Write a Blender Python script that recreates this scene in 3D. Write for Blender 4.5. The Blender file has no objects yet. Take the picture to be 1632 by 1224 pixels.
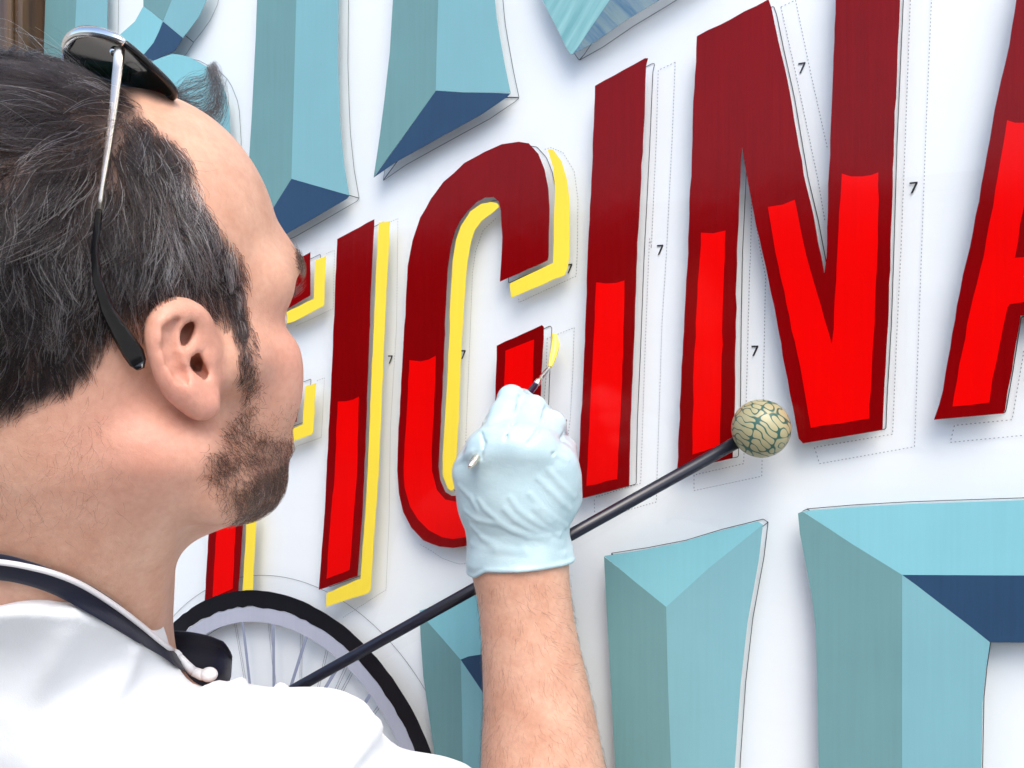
import bpy, bmesh, math, random
import numpy as np
from mathutils import Vector, Matrix

random.seed(7)
rng = np.random.default_rng(7)
S = bpy.context.scene
COL = S.collection

# ------------------------------------------------------------------ camera
TH = math.radians(30.0)          # the view is turned 30 degrees off the window's normal
FPX = 1503.0                     # focal length in photograph pixels (1632 wide)
DIST = 0.8 * math.cos(TH)
CAM = np.array([0.0, -DIST, 1.6])
VIEW = np.array([-math.sin(TH), math.cos(TH), 0.0])
RIGHT = np.array([math.cos(TH), math.sin(TH), 0.0])
UP = np.array([0.0, 0.0, 1.0])
cd = bpy.data.cameras.new('camera')
cd.sensor_width = 36.0
cd.lens = 36.0 * FPX / 1632.0
cd.clip_start = 0.02
cd.clip_end = 800.0
cam = bpy.data.objects.new('camera', cd)
cam.location = CAM
cam.rotation_euler = (math.radians(90), 0, TH)
COL.objects.link(cam)
S.camera = cam

# ------------------------------------------------------------------ light
SUN_EL, SUN_AZ = math.radians(52), math.radians(40)   # azimuth from the street (-y) towards +x
w = bpy.data.worlds.new('World')
S.world = w
w.use_nodes = True
nt = w.node_tree
sky = nt.nodes.new('ShaderNodeTexSky')
sky.sky_type = 'NISHITA'
sky.sun_disc = False
sky.sun_elevation = SUN_EL
sky.sun_rotation = math.pi - SUN_AZ
sky.air_density = 1.0
sky.dust_density = 2.6
sky.ozone_density = 1.0
bg = nt.nodes['Background']
bg.inputs['Strength'].default_value = 0.15
nt.links.new(sky.outputs[0], bg.inputs['Color'])
sl = bpy.data.lights.new('sun', 'SUN')
sl.energy = 0.95
sl.angle = math.radians(40)
sl.color = (1.0, 0.95, 0.87)
so = bpy.data.objects.new('sun', sl)
sdir = Vector((math.sin(SUN_AZ) * math.cos(SUN_EL), -math.cos(SUN_AZ) * math.cos(SUN_EL), math.sin(SUN_EL)))
so.rotation_euler = sdir.to_track_quat('Z', 'Y').to_euler()
so.location = (2, -4, 6)
COL.objects.link(so)
S.view_settings.view_transform = 'Standard'
S.view_settings.look = 'None'
S.view_settings.exposure = 1.22
S.view_settings.gamma = 1.0
S.view_settings.use_curve_mapping = False
S.cycles.transparent_max_bounces = 16

# ------------------------------------------------------------------ helpers
def cam2world(p):
    p = np.asarray(p, float).reshape(-1, 3)
    return CAM + p[:, :1] * RIGHT + p[:, 1:2] * UP + p[:, 2:3] * VIEW

def world2cam(p):
    q = np.asarray(p, float).reshape(-1, 3) - CAM
    return np.stack([q @ RIGHT, q @ UP, q @ VIEW], 1)

def K(px, py, Z):
    return np.array([(px - 816) / FPX * Z, (612 - py) / FPX * Z, Z])

def KW(px, py, Z):
    return cam2world(K(px, py, Z))[0]

def wall(px, py, y0=0.0):
    d = VIEW + RIGHT * (px - 816) / FPX + UP * (612 - py) / FPX
    p = CAM + d * ((DIST + y0) / d[1])
    return (p[0], p[2])

def wallZ(px, y0=0.0):
    d = VIEW + RIGHT * (px - 816) / FPX
    return (DIST + y0) / d[1]

def tag(o, label=None, cat=None, group=None, kind=None):
    if label: o['label'] = label
    if cat: o['category'] = cat
    if group: o['group'] = group
    if kind: o['kind'] = kind
    return o

def link(name, me, mat=None, parent=None):
    o = bpy.data.objects.new(name, me)
    COL.objects.link(o)
    if mat: me.materials.append(mat)
    if parent is not None:
        o.parent = parent
        o.matrix_parent_inverse = parent.matrix_basis.inverted()
    return o

def empty(name, loc):
    o = bpy.data.objects.new(name, None)
    o.location = loc
    o.empty_display_size = 0.05
    COL.objects.link(o)
    return o

def mesh(name, v, f, mat=None, parent=None, smooth=False):
    me = bpy.data.meshes.new(name)
    me.from_pydata([tuple(map(float, x)) for x in v], [], [tuple(x) for x in f])
    if smooth:
        me.polygons.foreach_set('use_smooth', [True] * len(me.polygons))
    me.update()
    return link(name, me, mat, parent)

def box(name, lo, hi, mat, parent=None, bev=0.0):
    bm = bmesh.new()
    bmesh.ops.create_cube(bm, size=1.0)
    for v in bm.verts:
        v.co = Vector([(lo[i] + hi[i]) / 2 + v.co[i] * (hi[i] - lo[i]) for i in range(3)])
    if bev > 0:
        bmesh.ops.bevel(bm, geom=bm.edges[:], offset=bev, segments=2, affect='EDGES', profile=0.5)
    me = bpy.data.meshes.new(name)
    bm.to_mesh(me); bm.free()
    return link(name, me, mat, parent)

def catmull(pts, n=6, closed=False):
    P = [np.array(p, float) for p in pts]
    out = []
    m = len(P)
    for i in range(m if closed else m - 1):
        if closed:
            p0, p1, p2, p3 = P[i - 1], P[i], P[(i + 1) % m], P[(i + 2) % m]
        else:
            p1, p2 = P[i], P[i + 1]
            p0 = P[i - 1] if i > 0 else 2 * p1 - p2
            p3 = P[i + 2] if i + 2 < m else 2 * p2 - p1
        for k in range(n):
            t = k / n
            out.append(0.5 * ((2 * p1) + (-p0 + p2) * t + (2 * p0 - 5 * p1 + 4 * p2 - p3) * t * t + (-p0 + 3 * p1 - 3 * p2 + p3) * t ** 3))
    if not closed: out.append(P[-1])
    return out

def tube(name, pts, rad, mat, parent=None, seg=12, cap=True):
    """smooth tube through world points, radius per point"""
    P = [Vector(p) for p in pts]
    if not hasattr(rad, '__len__'): rad = [rad] * len(P)
    vs, fs = [], []
    nrm = None
    for i, p in enumerate(P):
        t = (P[min(i + 1, len(P) - 1)] - P[max(i - 1, 0)]).normalized()
        if nrm is None:
            nrm = t.orthogonal().normalized()
        else:
            nrm = (nrm - t * nrm.dot(t)).normalized()
        b = t.cross(nrm)
        for k in range(seg):
            a = 2 * math.pi * k / seg
            vs.append(p + (nrm * math.cos(a) + b * math.sin(a)) * rad[i])
    for i in range(len(P) - 1):
        for k in range(seg):
            fs.append((i * seg + k, i * seg + (k + 1) % seg, (i + 1) * seg + (k + 1) % seg, (i + 1) * seg + k))
    if cap:
        fs.append(tuple(range(seg - 1, -1, -1)))
        fs.append(tuple((len(P) - 1) * seg + k for k in range(seg)))
    return mesh(name, vs, fs, mat, parent, True)

# ------------------------------------------------------------------ materials
class NT:
    def __init__(s, name):
        s.m = bpy.data.materials.new(name)
        s.m.use_nodes = True
        s.t = s.m.node_tree
        s.p = s.t.nodes['Principled BSDF']
        s.out = s.t.nodes['Material Output']
    def n(s, typ, **kw):
        x = s.t.nodes.new(typ)
        for k, v in kw.items():
            if k in x.inputs: x.inputs[k].default_value = v
            else: setattr(x, k, v)
        return x
    def l(s, a, b): s.t.links.new(a, b)
    def coords(s, scale=(1, 1, 1), kind='Object'):
        tc = s.n('ShaderNodeTexCoord'); mp = s.n('ShaderNodeMapping')
        mp.inputs['Scale'].default_value = scale
        s.l(tc.outputs[kind], mp.inputs['Vector'])
        return mp.outputs[0]
    def noise(s, vec, scale, detail=4, rough=0.55):
        x = s.n('ShaderNodeTexNoise', Scale=scale, Detail=detail, Roughness=rough)
        s.l(vec, x.inputs['Vector'])
        return x.outputs['Fac']
    def ramp(s, fac, stops):
        r = s.n('ShaderNodeValToRGB')
        e = r.color_ramp.elements
        e[0].position, e[0].color = stops[0][0], (*stops[0][1], 1)
        e[1].position, e[1].color = stops[1][0], (*stops[1][1], 1)
        for p, c in stops[2:]:
            x = e.new(p); x.color = (*c, 1)
        s.l(fac, r.inputs[0])
        return r.outputs[0]
    def bump(s, h, strength=0.2, dist=0.001, normal=None):
        b = s.n('ShaderNodeBump', Strength=strength, Distance=dist)
        s.l(h, b.inputs['Height'])
        if normal is not None: s.l(normal, b.inputs['Normal'])
        return b.outputs[0]
    def set(s, **kw):
        for k, v in kw.items(): s.p.inputs[k].default_value = v
        return s

def lerp3(a, f): return tuple(min(1.0, x * f) for x in a)

def plain(name, col, rough=0.5, var=0.12, scale=30, metallic=0.0, spec=0.5):
    t = NT(name)
    v = t.coords()
    f = t.noise(v, scale)
    t.l(t.ramp(f, [(0.3, lerp3(col, 1 - var)), (0.7, lerp3(col, 1 + var))]), t.p.inputs['Base Color'])
    t.set(Roughness=rough, Metallic=metallic)
    t.p.inputs['Specular IOR Level'].default_value = spec
    return t.m

def paint_mat(name, col, rough=0.16, var=0.10, streak=0.35, gloss=0.2):
    """sign enamel: slight tone drift, brush streaks running down the stroke, a wet gloss"""
    t = NT(name)
    v = t.coords((260, 60, 9))
    st = t.noise(v, 1.0, 5, 0.6)
    v2 = t.coords()
    bl = t.noise(v2, 14, 3)
    gr = t.noise(v2, 900, 2)
    mx = t.n('ShaderNodeMath', operation='MULTIPLY_ADD'); mx.inputs[1].default_value = 0.45
    t.l(st, mx.inputs[0])
    m2 = t.n('ShaderNodeMath', operation='MULTIPLY'); m2.inputs[1].default_value = 0.55
    t.l(bl, m2.inputs[0]); t.l(m2.outputs[0], mx.inputs[2])
    t.l(t.ramp(mx.outputs[0], [(0.32, lerp3(col, 1 - var)), (0.68, lerp3(col, 1 + var))]), t.p.inputs['Base Color'])
    b1 = t.bump(st, streak, 0.00025)
    b2 = t.bump(gr, 0.05, 0.0002, b1)
    b3 = t.bump(bl, 0.25, 0.0012, b2)
    t.l(b3, t.p.inputs['Normal'])
    t.set(Roughness=rough)
    t.p.inputs['Specular IOR Level'].default_value = gloss
    return t.m

M = {}
M['dark_red'] = paint_mat('dark_red_enamel', (0.175, 0.0006, 0.0014), 0.13, 0.13, 1.0, 0.15)
M['dark_red_b'] = paint_mat('dark_red_enamel_dry', (0.215, 0.004, 0.008), 0.28, 0.12, 0.5)
M['red'] = paint_mat('bright_red_enamel', (0.68, 0.0012, 0.0012), 0.12, 0.05, 0.12, 0.12)
M['yellow'] = paint_mat('yellow_enamel', (0.80, 0.62, 0.05), 0.3, 0.03, 0.2, 0.3)
M['sky_blue'] = paint_mat('light_blue_enamel', (0.180, 0.385, 0.425), 0.42, 0.05, 0.25, 0.25)
M['pale_blue'] = paint_mat('pale_blue_enamel', (0.20, 0.475, 0.525), 0.42, 0.05, 0.25, 0.25)
M['teal'] = paint_mat('grey_teal_enamel', (0.130, 0.268, 0.277), 0.42, 0.07, 0.25, 0.25)
M['navy'] = paint_mat('navy_blue_enamel', (0.019, 0.054, 0.112), 0.4, 0.14, 0.3, 0.3)
M['black_paint'] = paint_mat('black_enamel', (0.004, 0.004, 0.007), 0.3, 0.3, 0.2, 0.3)
M['grey_paint'] = paint_mat('lilac_grey_enamel', (0.38, 0.40, 0.47), 0.5, 0.06, 0.2, 0.2)
M['spoke_paint'] = paint_mat('spoke_grey_enamel', (0.24, 0.27, 0.36), 0.5, 0.06, 0.2, 0.2)
M['ink'] = plain('black_print', (0.012, 0.012, 0.018), 0.8, 0.1)
M['ink_dots'] = plain('grey_dotted_print', (0.27, 0.27, 0.31), 0.8, 0.1)

def glass_mat(name, tint=(1, 1, 1), ior=1.45, rough=0.0):
    t = NT(name)
    t.t.nodes.remove(t.p)
    tr = t.n('ShaderNodeBsdfTransparent'); tr.inputs[0].default_value = (*tint, 1)
    gl = t.n('ShaderNodeBsdfGlossy', Roughness=rough)
    fr = t.n('ShaderNodeFresnel', IOR=ior)
    mx = t.n('ShaderNodeMixShader')
    ge = t.n('ShaderNodeNewGeometry')                 # the inner face of the pane only lets light through
    inv = t.n('ShaderNodeMath', operation='SUBTRACT'); inv.inputs[0].default_value = 1.0
    t.l(ge.outputs['Backfacing'], inv.inputs[1])
    mm = t.n('ShaderNodeMath', operation='MULTIPLY')
    t.l(fr.outputs[0], mm.inputs[0]); t.l(inv.outputs[0], mm.inputs[1])
    t.l(mm.outputs[0], mx.inputs[0]); t.l(tr.outputs[0], mx.inputs[1]); t.l(gl.outputs[0], mx.inputs[2])
    t.l(mx.outputs[0], t.out.inputs['Surface'])
    return t.m
M['glass'] = glass_mat('window_glass', (0.985, 0.995, 0.99))

def paper_mat():
    t = NT('white_paper')
    v = t.coords()
    a = t.noise(v, 3.0, 3)
    t.l(t.ramp(a, [(0.3, (0.80, 0.82, 0.86)), (0.7, (0.86, 0.87, 0.885))]), t.p.inputs['Base Color'])
    v3 = t.coords((5, 5, 40))
    c = t.noise(v3, 1.0, 3)
    fine = t.noise(v, 400, 2)
    b = t.bump(c, 0.10, 0.004)
    t.l(t.bump(fine, 0.08, 0.0003, b), t.p.inputs['Normal'])
    t.set(Roughness=0.75)
    t.p.inputs['Specular IOR Level'].default_value = 0.2
    return t.m
M['paper'] = paper_mat()

def streaky_mat():
    """unfinished navy coat: streaks of navy over a thin see-through wash"""
    t = NT('unfinished_navy_wash')
    tc = t.n('ShaderNodeTexCoord'); mp = t.n('ShaderNodeMapping')
    mp.inputs['Rotation'].default_value = (0, math.radians(-48), 0)
    t.l(tc.outputs['Object'], mp.inputs['Vector'])
    mp2 = t.n('ShaderNodeMapping'); mp2.inputs['Scale'].default_value = (14, 40, 170)
    t.l(mp.outputs[0], mp2.inputs['Vector'])
    f = t.noise(mp2.outputs[0], 1.0, 5, 0.65)
    t.l(t.ramp(f, [(0.40, (0.17, 0.27, 0.30)), (0.60, (0.05, 0.13, 0.22))]), t.p.inputs['Base Color'])
    r2 = t.ramp(f, [(0.3, (0.62, 0.62, 0.62)), (0.6, (0.95, 0.95, 0.95))])
    t.l(r2, t.p.inputs['Alpha'])
    t.set(Roughness=0.35)
    return t.m
M['streaky'] = streaky_mat()

def streak_teal():
    t = NT('thin_teal_enamel')
    tc = t.n('ShaderNodeTexCoord'); mp = t.n('ShaderNodeMapping')
    mp.inputs['Rotation'].default_value = (0, math.radians(-35), 0)
    t.l(tc.outputs['Object'], mp.inputs['Vector'])
    mp2 = t.n('ShaderNodeMapping'); mp2.inputs['Scale'].default_value = (140, 40, 12)
    t.l(mp.outputs[0], mp2.inputs['Vector'])
    f = t.noise(mp2.outputs[0], 1.0, 5, 0.6)
    t.l(t.ramp(f, [(0.35, (0.13, 0.33, 0.35)), (0.7, (0.26, 0.50, 0.50))]), t.p.inputs['Base Color'])
    t.l(t.bump(f, 0.4, 0.0004), t.p.inputs['Normal'])
    t.set(Roughness=0.35)
    return t.m
M['thin_teal'] = streak_teal()
# ------------------------------------------------------------------ setting
def masonry(name, c1, c2, scale=6.0, rough=0.85):
    t = NT(name)
    v = t.coords()
    a = t.noise(v, scale, 6)
    t.l(t.ramp(a, [(0.3, c1), (0.7, c2)]), t.p.inputs['Base Color'])
    t.l(t.bump(t.noise(v, 60, 4), 0.3, 0.004), t.p.inputs['Normal'])
    t.set(Roughness=rough)
    return t.m
M['asphalt'] = masonry('asphalt', (0.04, 0.04, 0.042), (0.06, 0.06, 0.06), 3)
M['concrete'] = masonry('pavement_concrete', (0.26, 0.25, 0.23), (0.36, 0.35, 0.33), 2)
M['render'] = masonry('wall_render', (0.40, 0.37, 0.33), (0.5, 0.47, 0.42), 2)
M['dark_brick'] = masonry('dark_brickwork', (0.05, 0.03, 0.025), (0.09, 0.05, 0.04), 5)
M['dark_glass'] = plain('dark_shop_glass', (0.02, 0.022, 0.025), 0.08, 0.1, 2)
M['door_paint'] = plain('green_door_paint', (0.03, 0.07, 0.05), 0.4, 0.1, 4)
M['wood'] = None
def wood_mat(name, c1, c2):
    t = NT(name)
    v = t.coords((30, 30, 2.2))
    a = t.noise(v, 1.6, 6, 0.62)
    t.l(t.ramp(a, [(0.32, c1), (0.66, c2)]), t.p.inputs['Base Color'])
    t.l(t.bump(a, 0.3, 0.002), t.p.inputs['Normal'])
    t.set(Roughness=0.45)
    return t.m
M['wood'] = wood_mat('varnished_brown_wood', (0.035, 0.016, 0.008), (0.13, 0.07, 0.026))

def flat(name, x0, x1, y0, y1, z, mat):
    o = mesh(name, [(x0, y0, z), (x1, y0, z), (x1, y1, z), (x0, y1, z)], [(0, 1, 2, 3)], mat)
    return tag(o, kind='structure')
flat('ground', -300, 300, -300, 300, -0.16, M['asphalt'])
flat('road', -120, 120, -11.0, -3.0, -0.13, M['asphalt'])
o = box('pavement', (-120, -3.0, -0.15), (120, 1.5, 0.0), M['concrete'], None, 0.02); tag(o, kind='structure')
o = box('pavement', (-120, -14.2, -0.15), (120, -11.0, 0.0), M['concrete'], None, 0.02); tag(o, kind='structure')

# the low shop building across the street; its roofline shows as a reflection in the glossy paint
bld = empty('low_building', (0, -14.0, 0))
tag(bld, 'low dark brick building with shop windows across the street', 'building')
box('wall', (-34, -22.0, 0.0), (40, -14.0, 4.35), M['dark_brick'], bld)
box('parapet', (-34.2, -22.2, 4.352), (40.2, -13.9, 4.58), M['dark_brick'], bld, 0.02)
for i in range(12):
    x = -32 + i * 6.0
    if i % 3 == 1:
        d = box('door', (x + 1, -14.0, 0.02), (x + 2.1, -13.95, 2.3), M['door_paint'], bld)
        box('handle', (x + 1.12, -13.949, 1.0), (x + 1.16, -13.90, 1.15), M['concrete'], d)
    else:
        wn = box('window', (x, -14.0, 0.7), (x + 4.2, -13.94, 3.1), M['render'], bld, 0.01)
        box('pane', (x + 0.1, -13.939, 0.8), (x + 4.1, -13.93, 3.0), M['dark_glass'], wn)

# the shop front that carries the sign
WX0, WX1, WZ0, WZ1 = -1.045, 1.30, 0.62, 2.75
wl = empty('shop_front', (0, 0.1, 0))
tag(wl, 'rendered shop front wall around the big painted window', 'building')
box('wall', (-6, 0.03, 0.0), (WX0 - 0.075, 0.28, 4.2), M['render'], wl)
box('wall', (WX1 + 0.075, 0.03, 0.0), (6, 0.28, 4.2), M['render'], wl)
box('wall', (WX0 - 0.075, 0.03, 0.0), (WX1 + 0.075, 0.28, WZ0 - 0.075), M['render'], wl)
box('wall', (WX0 - 0.075, 0.03, WZ1 + 0.075), (WX1 + 0.075, 0.28, 4.2), M['render'], wl)

win = empty('shop_window', (0.1, 0.0, WZ0 - 0.07))
tag(win, 'large shop window hand painted with red and blue block lettering', 'window')
fr = box('window_frame', (WX0 - 0.07, -0.030, WZ0 - 0.07), (WX0 - 0.002, 0.05, WZ1 + 0.07), M['wood'], win, 0.006)
box('bead', (WX0 - 0.026, -0.038, WZ0 - 0.05), (WX0 - 0.006, -0.0302, WZ1 + 0.05), M['wood'], fr, 0.003)
box('window_frame', (WX1 + 0.002, -0.030, WZ0 - 0.07), (WX1 + 0.07, 0.05, WZ1 + 0.07), M['wood'], win, 0.006)
box('window_frame', (WX0, -0.028, WZ0 - 0.07), (WX1, 0.05, WZ0 - 0.002), M['wood'], win, 0.006)
box('window_frame', (WX0, -0.028, WZ1 + 0.002), (WX1, 0.05, WZ1 + 0.07), M['wood'], win, 0.006)
box('glass_pane', (WX0, 0.0, WZ0), (WX1, 0.006, WZ1), M['glass'], win)

# ------------------------------------------------------------------ paint on the glass
def wob(pts, amp=0.00022, closed=True):
    """hand-painted edge: resample the outline and let it drift a fraction of a millimetre"""
    out = []
    n = len(pts)
    for i in range(n if closed else n - 1):
        a, b = np.array(pts[i]), np.array(pts[(i + 1) % n])
        L = np.linalg.norm(b - a)
        k = max(1, int(L / 0.009))
        for j in range(k):
            t = j / k
            p = a + (b - a) * t
            if j: p = p + rng.normal(0, amp, 2)
            out.append(tuple(p))
    return out

def coat(name, px, level, mat, parent, label=None, curve=False, amp=0.00022, holes=None):
    """a coat of paint: an outline on the glass plane with real (sub-millimetre) thickness"""
    P = [wall(*p) for p in px]
    if curve: P = [tuple(p) for p in catmull(P, 5, True)]
    P = wob(P, amp)
    yb, yf = -0.00012 - 0.00030 * level + 0.0001 * (level > 0), -0.00012 - 0.00030 * (level + 1)
    area = sum(P[i][0] * P[(i + 1) % len(P)][1] - P[(i + 1) % len(P)][0] * P[i][1] for i in range(len(P)))
    if area < 0: P = P[::-1]
    n = len(P)
    v = [(x, yf, z) for x, z in P] + [(x, yb, z) for x, z in P]
    f = [tuple(range(n))] + [(i, n + i, n + (i + 1) % n, (i + 1) % n) for i in range(n)]
    o = mesh(name, v, f, mat, parent)
    if label: o['label'] = label
    return o

def letter(label, px, mat='dark_red', curve=False):
    o = coat('painted_letter', px, 0, M[mat], win, label, curve)
    return o

def C(ox, oy, s, pts):
    return [(ox + x / s, oy + y / s) for x, y in pts]
S9 = 2.2295

OUT = {}
# F
OUT['F'] = [(326, 966), (380, 943), (393, 770), (399, 700), (473, 672), (480, 604), (403, 632), (410, 520), (495, 471), (495, 402), (440, 430), (362, 470), (345, 700), (334, 836)]
F = letter('dark red capital letter F partly behind the face', OUT['F'])
coat('inlay', [(339.5, 952), (371.6, 938), (378, 800), (355, 805), (346, 836)], 1, M['red'], F)
coat('shade', [(502.7, 415), (520, 408), (517, 487), (468, 513), (440, 520), (440, 505), (500.7, 476)], 0, M['yellow'], F)
coat('shade', [(486.7, 616), (504, 611), (500, 687), (498, 692), (465, 704), (440, 716), (440, 697), (483, 676)], 0, M['yellow'], F)
coat('shade', [(394, 815), (410, 812), (406, 880), (403, 944), (387, 943), (391, 880)], 0, M['yellow'], F)
# first I
OUT['I1'] = [(538, 381), (597, 349.5), (592, 450), (588.5, 550), (583, 700), (578, 816), (570, 918), (508.5, 940), (517, 828), (521, 750), (528, 617), (532, 517)]
I1 = letter('dark red capital letter I between the letters F and C', OUT['I1'])
coat('inlay', [(539, 640), (552, 639.5), (563, 637), (572.7, 632), (570, 745), (566, 800), (558, 908), (521, 922.6), (528, 820), (534, 758)], 1, M['red'], I1)
coat('shade', [(604, 355), (622, 353), (617, 450), (611.7, 567), (604, 755), (597, 850), (591, 941), (587, 945), (520, 967), (521, 945), (575, 922), (584.7, 786), (589, 690), (595, 550), (599, 450)], 0, M['yellow'], I1)
# C
Cc = [(858, 245), (868, 270), (874, 300), (876, 333), (874.5, 408), (873, 415), (797, 449), (801, 377), (798.5, 336), (795, 321), (787, 314), (773, 315), (760, 322), (745, 337), (733, 353), (725, 370), (719, 393),
      (713.5, 433), (710, 500), (707.5, 567), (705, 633), (702, 690), (699, 743), (702, 765), (710, 784), (720, 790), (737, 790), (757, 780), (775, 745), (785, 700), (790, 633), (792, 551), (864, 518), (867, 521), (864, 583), (862, 640), (855, 720), (838, 800), (806, 845), (780, 860), (755, 867),
      (722.5, 873), (701, 871), (675, 861), (656, 841), (643, 816), (636, 786), (633.5, 750), (635, 700), (638, 640), (641.7, 577), (647, 483), (650, 425), (658, 383), (670, 347), (687, 317), (707, 290), (740, 260), (773, 242), (800, 230), (827, 226), (843, 228.5)]
OUT['C'] = Cc
Cl = letter('large dark red capital letter C behind the gloved hand', Cc)
coat('inlay', [(653, 574), (671, 576), (684, 573), (695, 567), (692, 660), (688.5, 720), (689, 751), (697, 781), (710, 796), (735, 801), (765, 790), (788, 745), (799, 690), (804, 613), (806, 559), (851.7, 541), (849, 633), (842, 715), (826, 785), (800, 828), (775, 846), (755, 853), (722, 859), (705, 856), (684, 845), (667, 828), (654, 807), (645.5, 777), (644, 743), (647, 690), (650, 640)], 1, M['red'], Cl)
coat('shade', [(873, 238), (882, 239), (895, 257), (904, 287), (907.7, 317), (908, 360), (907.7, 408), (905, 427), (900, 439), (815, 474.5), (812.7, 452), (881.7, 419), (883, 350), (885, 300), (882, 267)], 0, M['yellow'], Cl)
coat('shade', [(783, 322), (793, 324), (796, 330), (787, 338), (768, 352), (757, 367), (751, 385), (745, 420), (740, 483), (736, 550), (731.7, 650), (727.5, 743), (726, 777), (720, 783), (714, 778), (706, 758), (706, 726), (711.7, 633), (716, 550), (718, 483), (721.7, 417), (727, 383), (735, 360), (750, 337), (767, 325)], 0, M['yellow'], Cl)
coat('shade', [(880, 531), (888, 532), (891, 550), (887, 570), (880, 582), (877, 578), (878, 560), (878.5, 545)], 0, M['yellow'], Cl, 'fresh short yellow stroke at the brush tip')
# second I
OUT['I2'] = [(948.5, 137), (1028, 93), (1033, 93), (1030, 105), (1025, 224), (1020, 323), (1015.7, 408), (1010, 559), (1005, 671), (1003, 774), (919, 796), (924.7, 703), (930.5, 582), (937.5, 390), (944, 269)]
I2 = letter('dark red capital letter I between the letters C and N', OUT['I2'])
coat('inlay', [(950.7, 450), (966, 452), (982, 451), (995.5, 447), (995, 500), (992, 604), (984, 763.5), (935, 774.7), (943.5, 604)], 1, M['red'], I2)
# N
OUT['N'] = [(1110.8, 58), (1225, -1), (1230, 13.5), (1241, 67), (1259, 148), (1281, 278), (1297, 345), (1309, 408), (1314, 436), (1317.5, 410), (1321.6, 269), (1328, 112), (1332, 0), (1336, -90), (1440, -150), (1434.6, 0), (1424.8, 224), (1419.4, 408), (1415.8, 514.6), (1409, 631), (1406.8, 685), (1280, 706.5), (1273, 699), (1258.8, 626.7), (1241, 528), (1220.7, 425), (1205, 359), (1191.5, 287), (1182.6, 233), (1178, 330), (1174.7, 400), (1172.7, 514.6), (1171.4, 649), (1168, 730), (1079.4, 748), (1086, 604), (1093, 470), (1097, 381), (1104, 202)]
N = letter('big dark red capital letter N above the padded stick', OUT['N'])
coat('inlay', [(1117.5, 371), (1137, 372), (1156.6, 367.5), (1153, 470), (1149, 649), (1147.6, 710), (1104, 724.5), (1106, 582), (1112, 470)], 1, M['red'], N)
coat('inlay', [(1224, 330), (1247, 326.5), (1267, 318.5), (1285.5, 408), (1326, 548), (1333, 447), (1337, 359), (1341.8, 277), (1357, 281.5), (1374, 281.5), (1388, 279.5), (1400, 275), (1398.5, 408), (1391, 559), (1385.8, 667), (1292.5, 682), (1279, 604), (1258.8, 505.6), (1236, 402)], 1, M['red'], N)
# A
OUT['A'] = [(1645, -110), (1619.9, 0), (1608.7, 72), (1595, 130), (1581.8, 197), (1563.8, 296), (1545.9, 394), (1534.7, 438), (1530, 465), (1503, 622), (1488.5, 669), (1599.7, 659), (1602, 653.6), (1613, 591), (1626.6, 503), (1720, 492), (1738, 640), (1850, 625), (1800, 250), (1762, -160)]
A = letter('dark red capital letter A cut off by the picture edge', OUT['A'])
coat('inlay', [(1605, 192), (1618, 196), (1640, 196), (1655, 190), (1632, 330), (1617.6, 411), (1740, 398), (1720, 250), (1735, 245), (1775, 480), (1800, 610), (1755, 618), (1735, 470), (1609.6, 485), (1606, 490), (1595, 541.5), (1581.8, 604), (1577, 641.5), (1518, 648), (1546, 496.6), (1568, 408), (1590.7, 278)], 1, M['red'], A)

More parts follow.
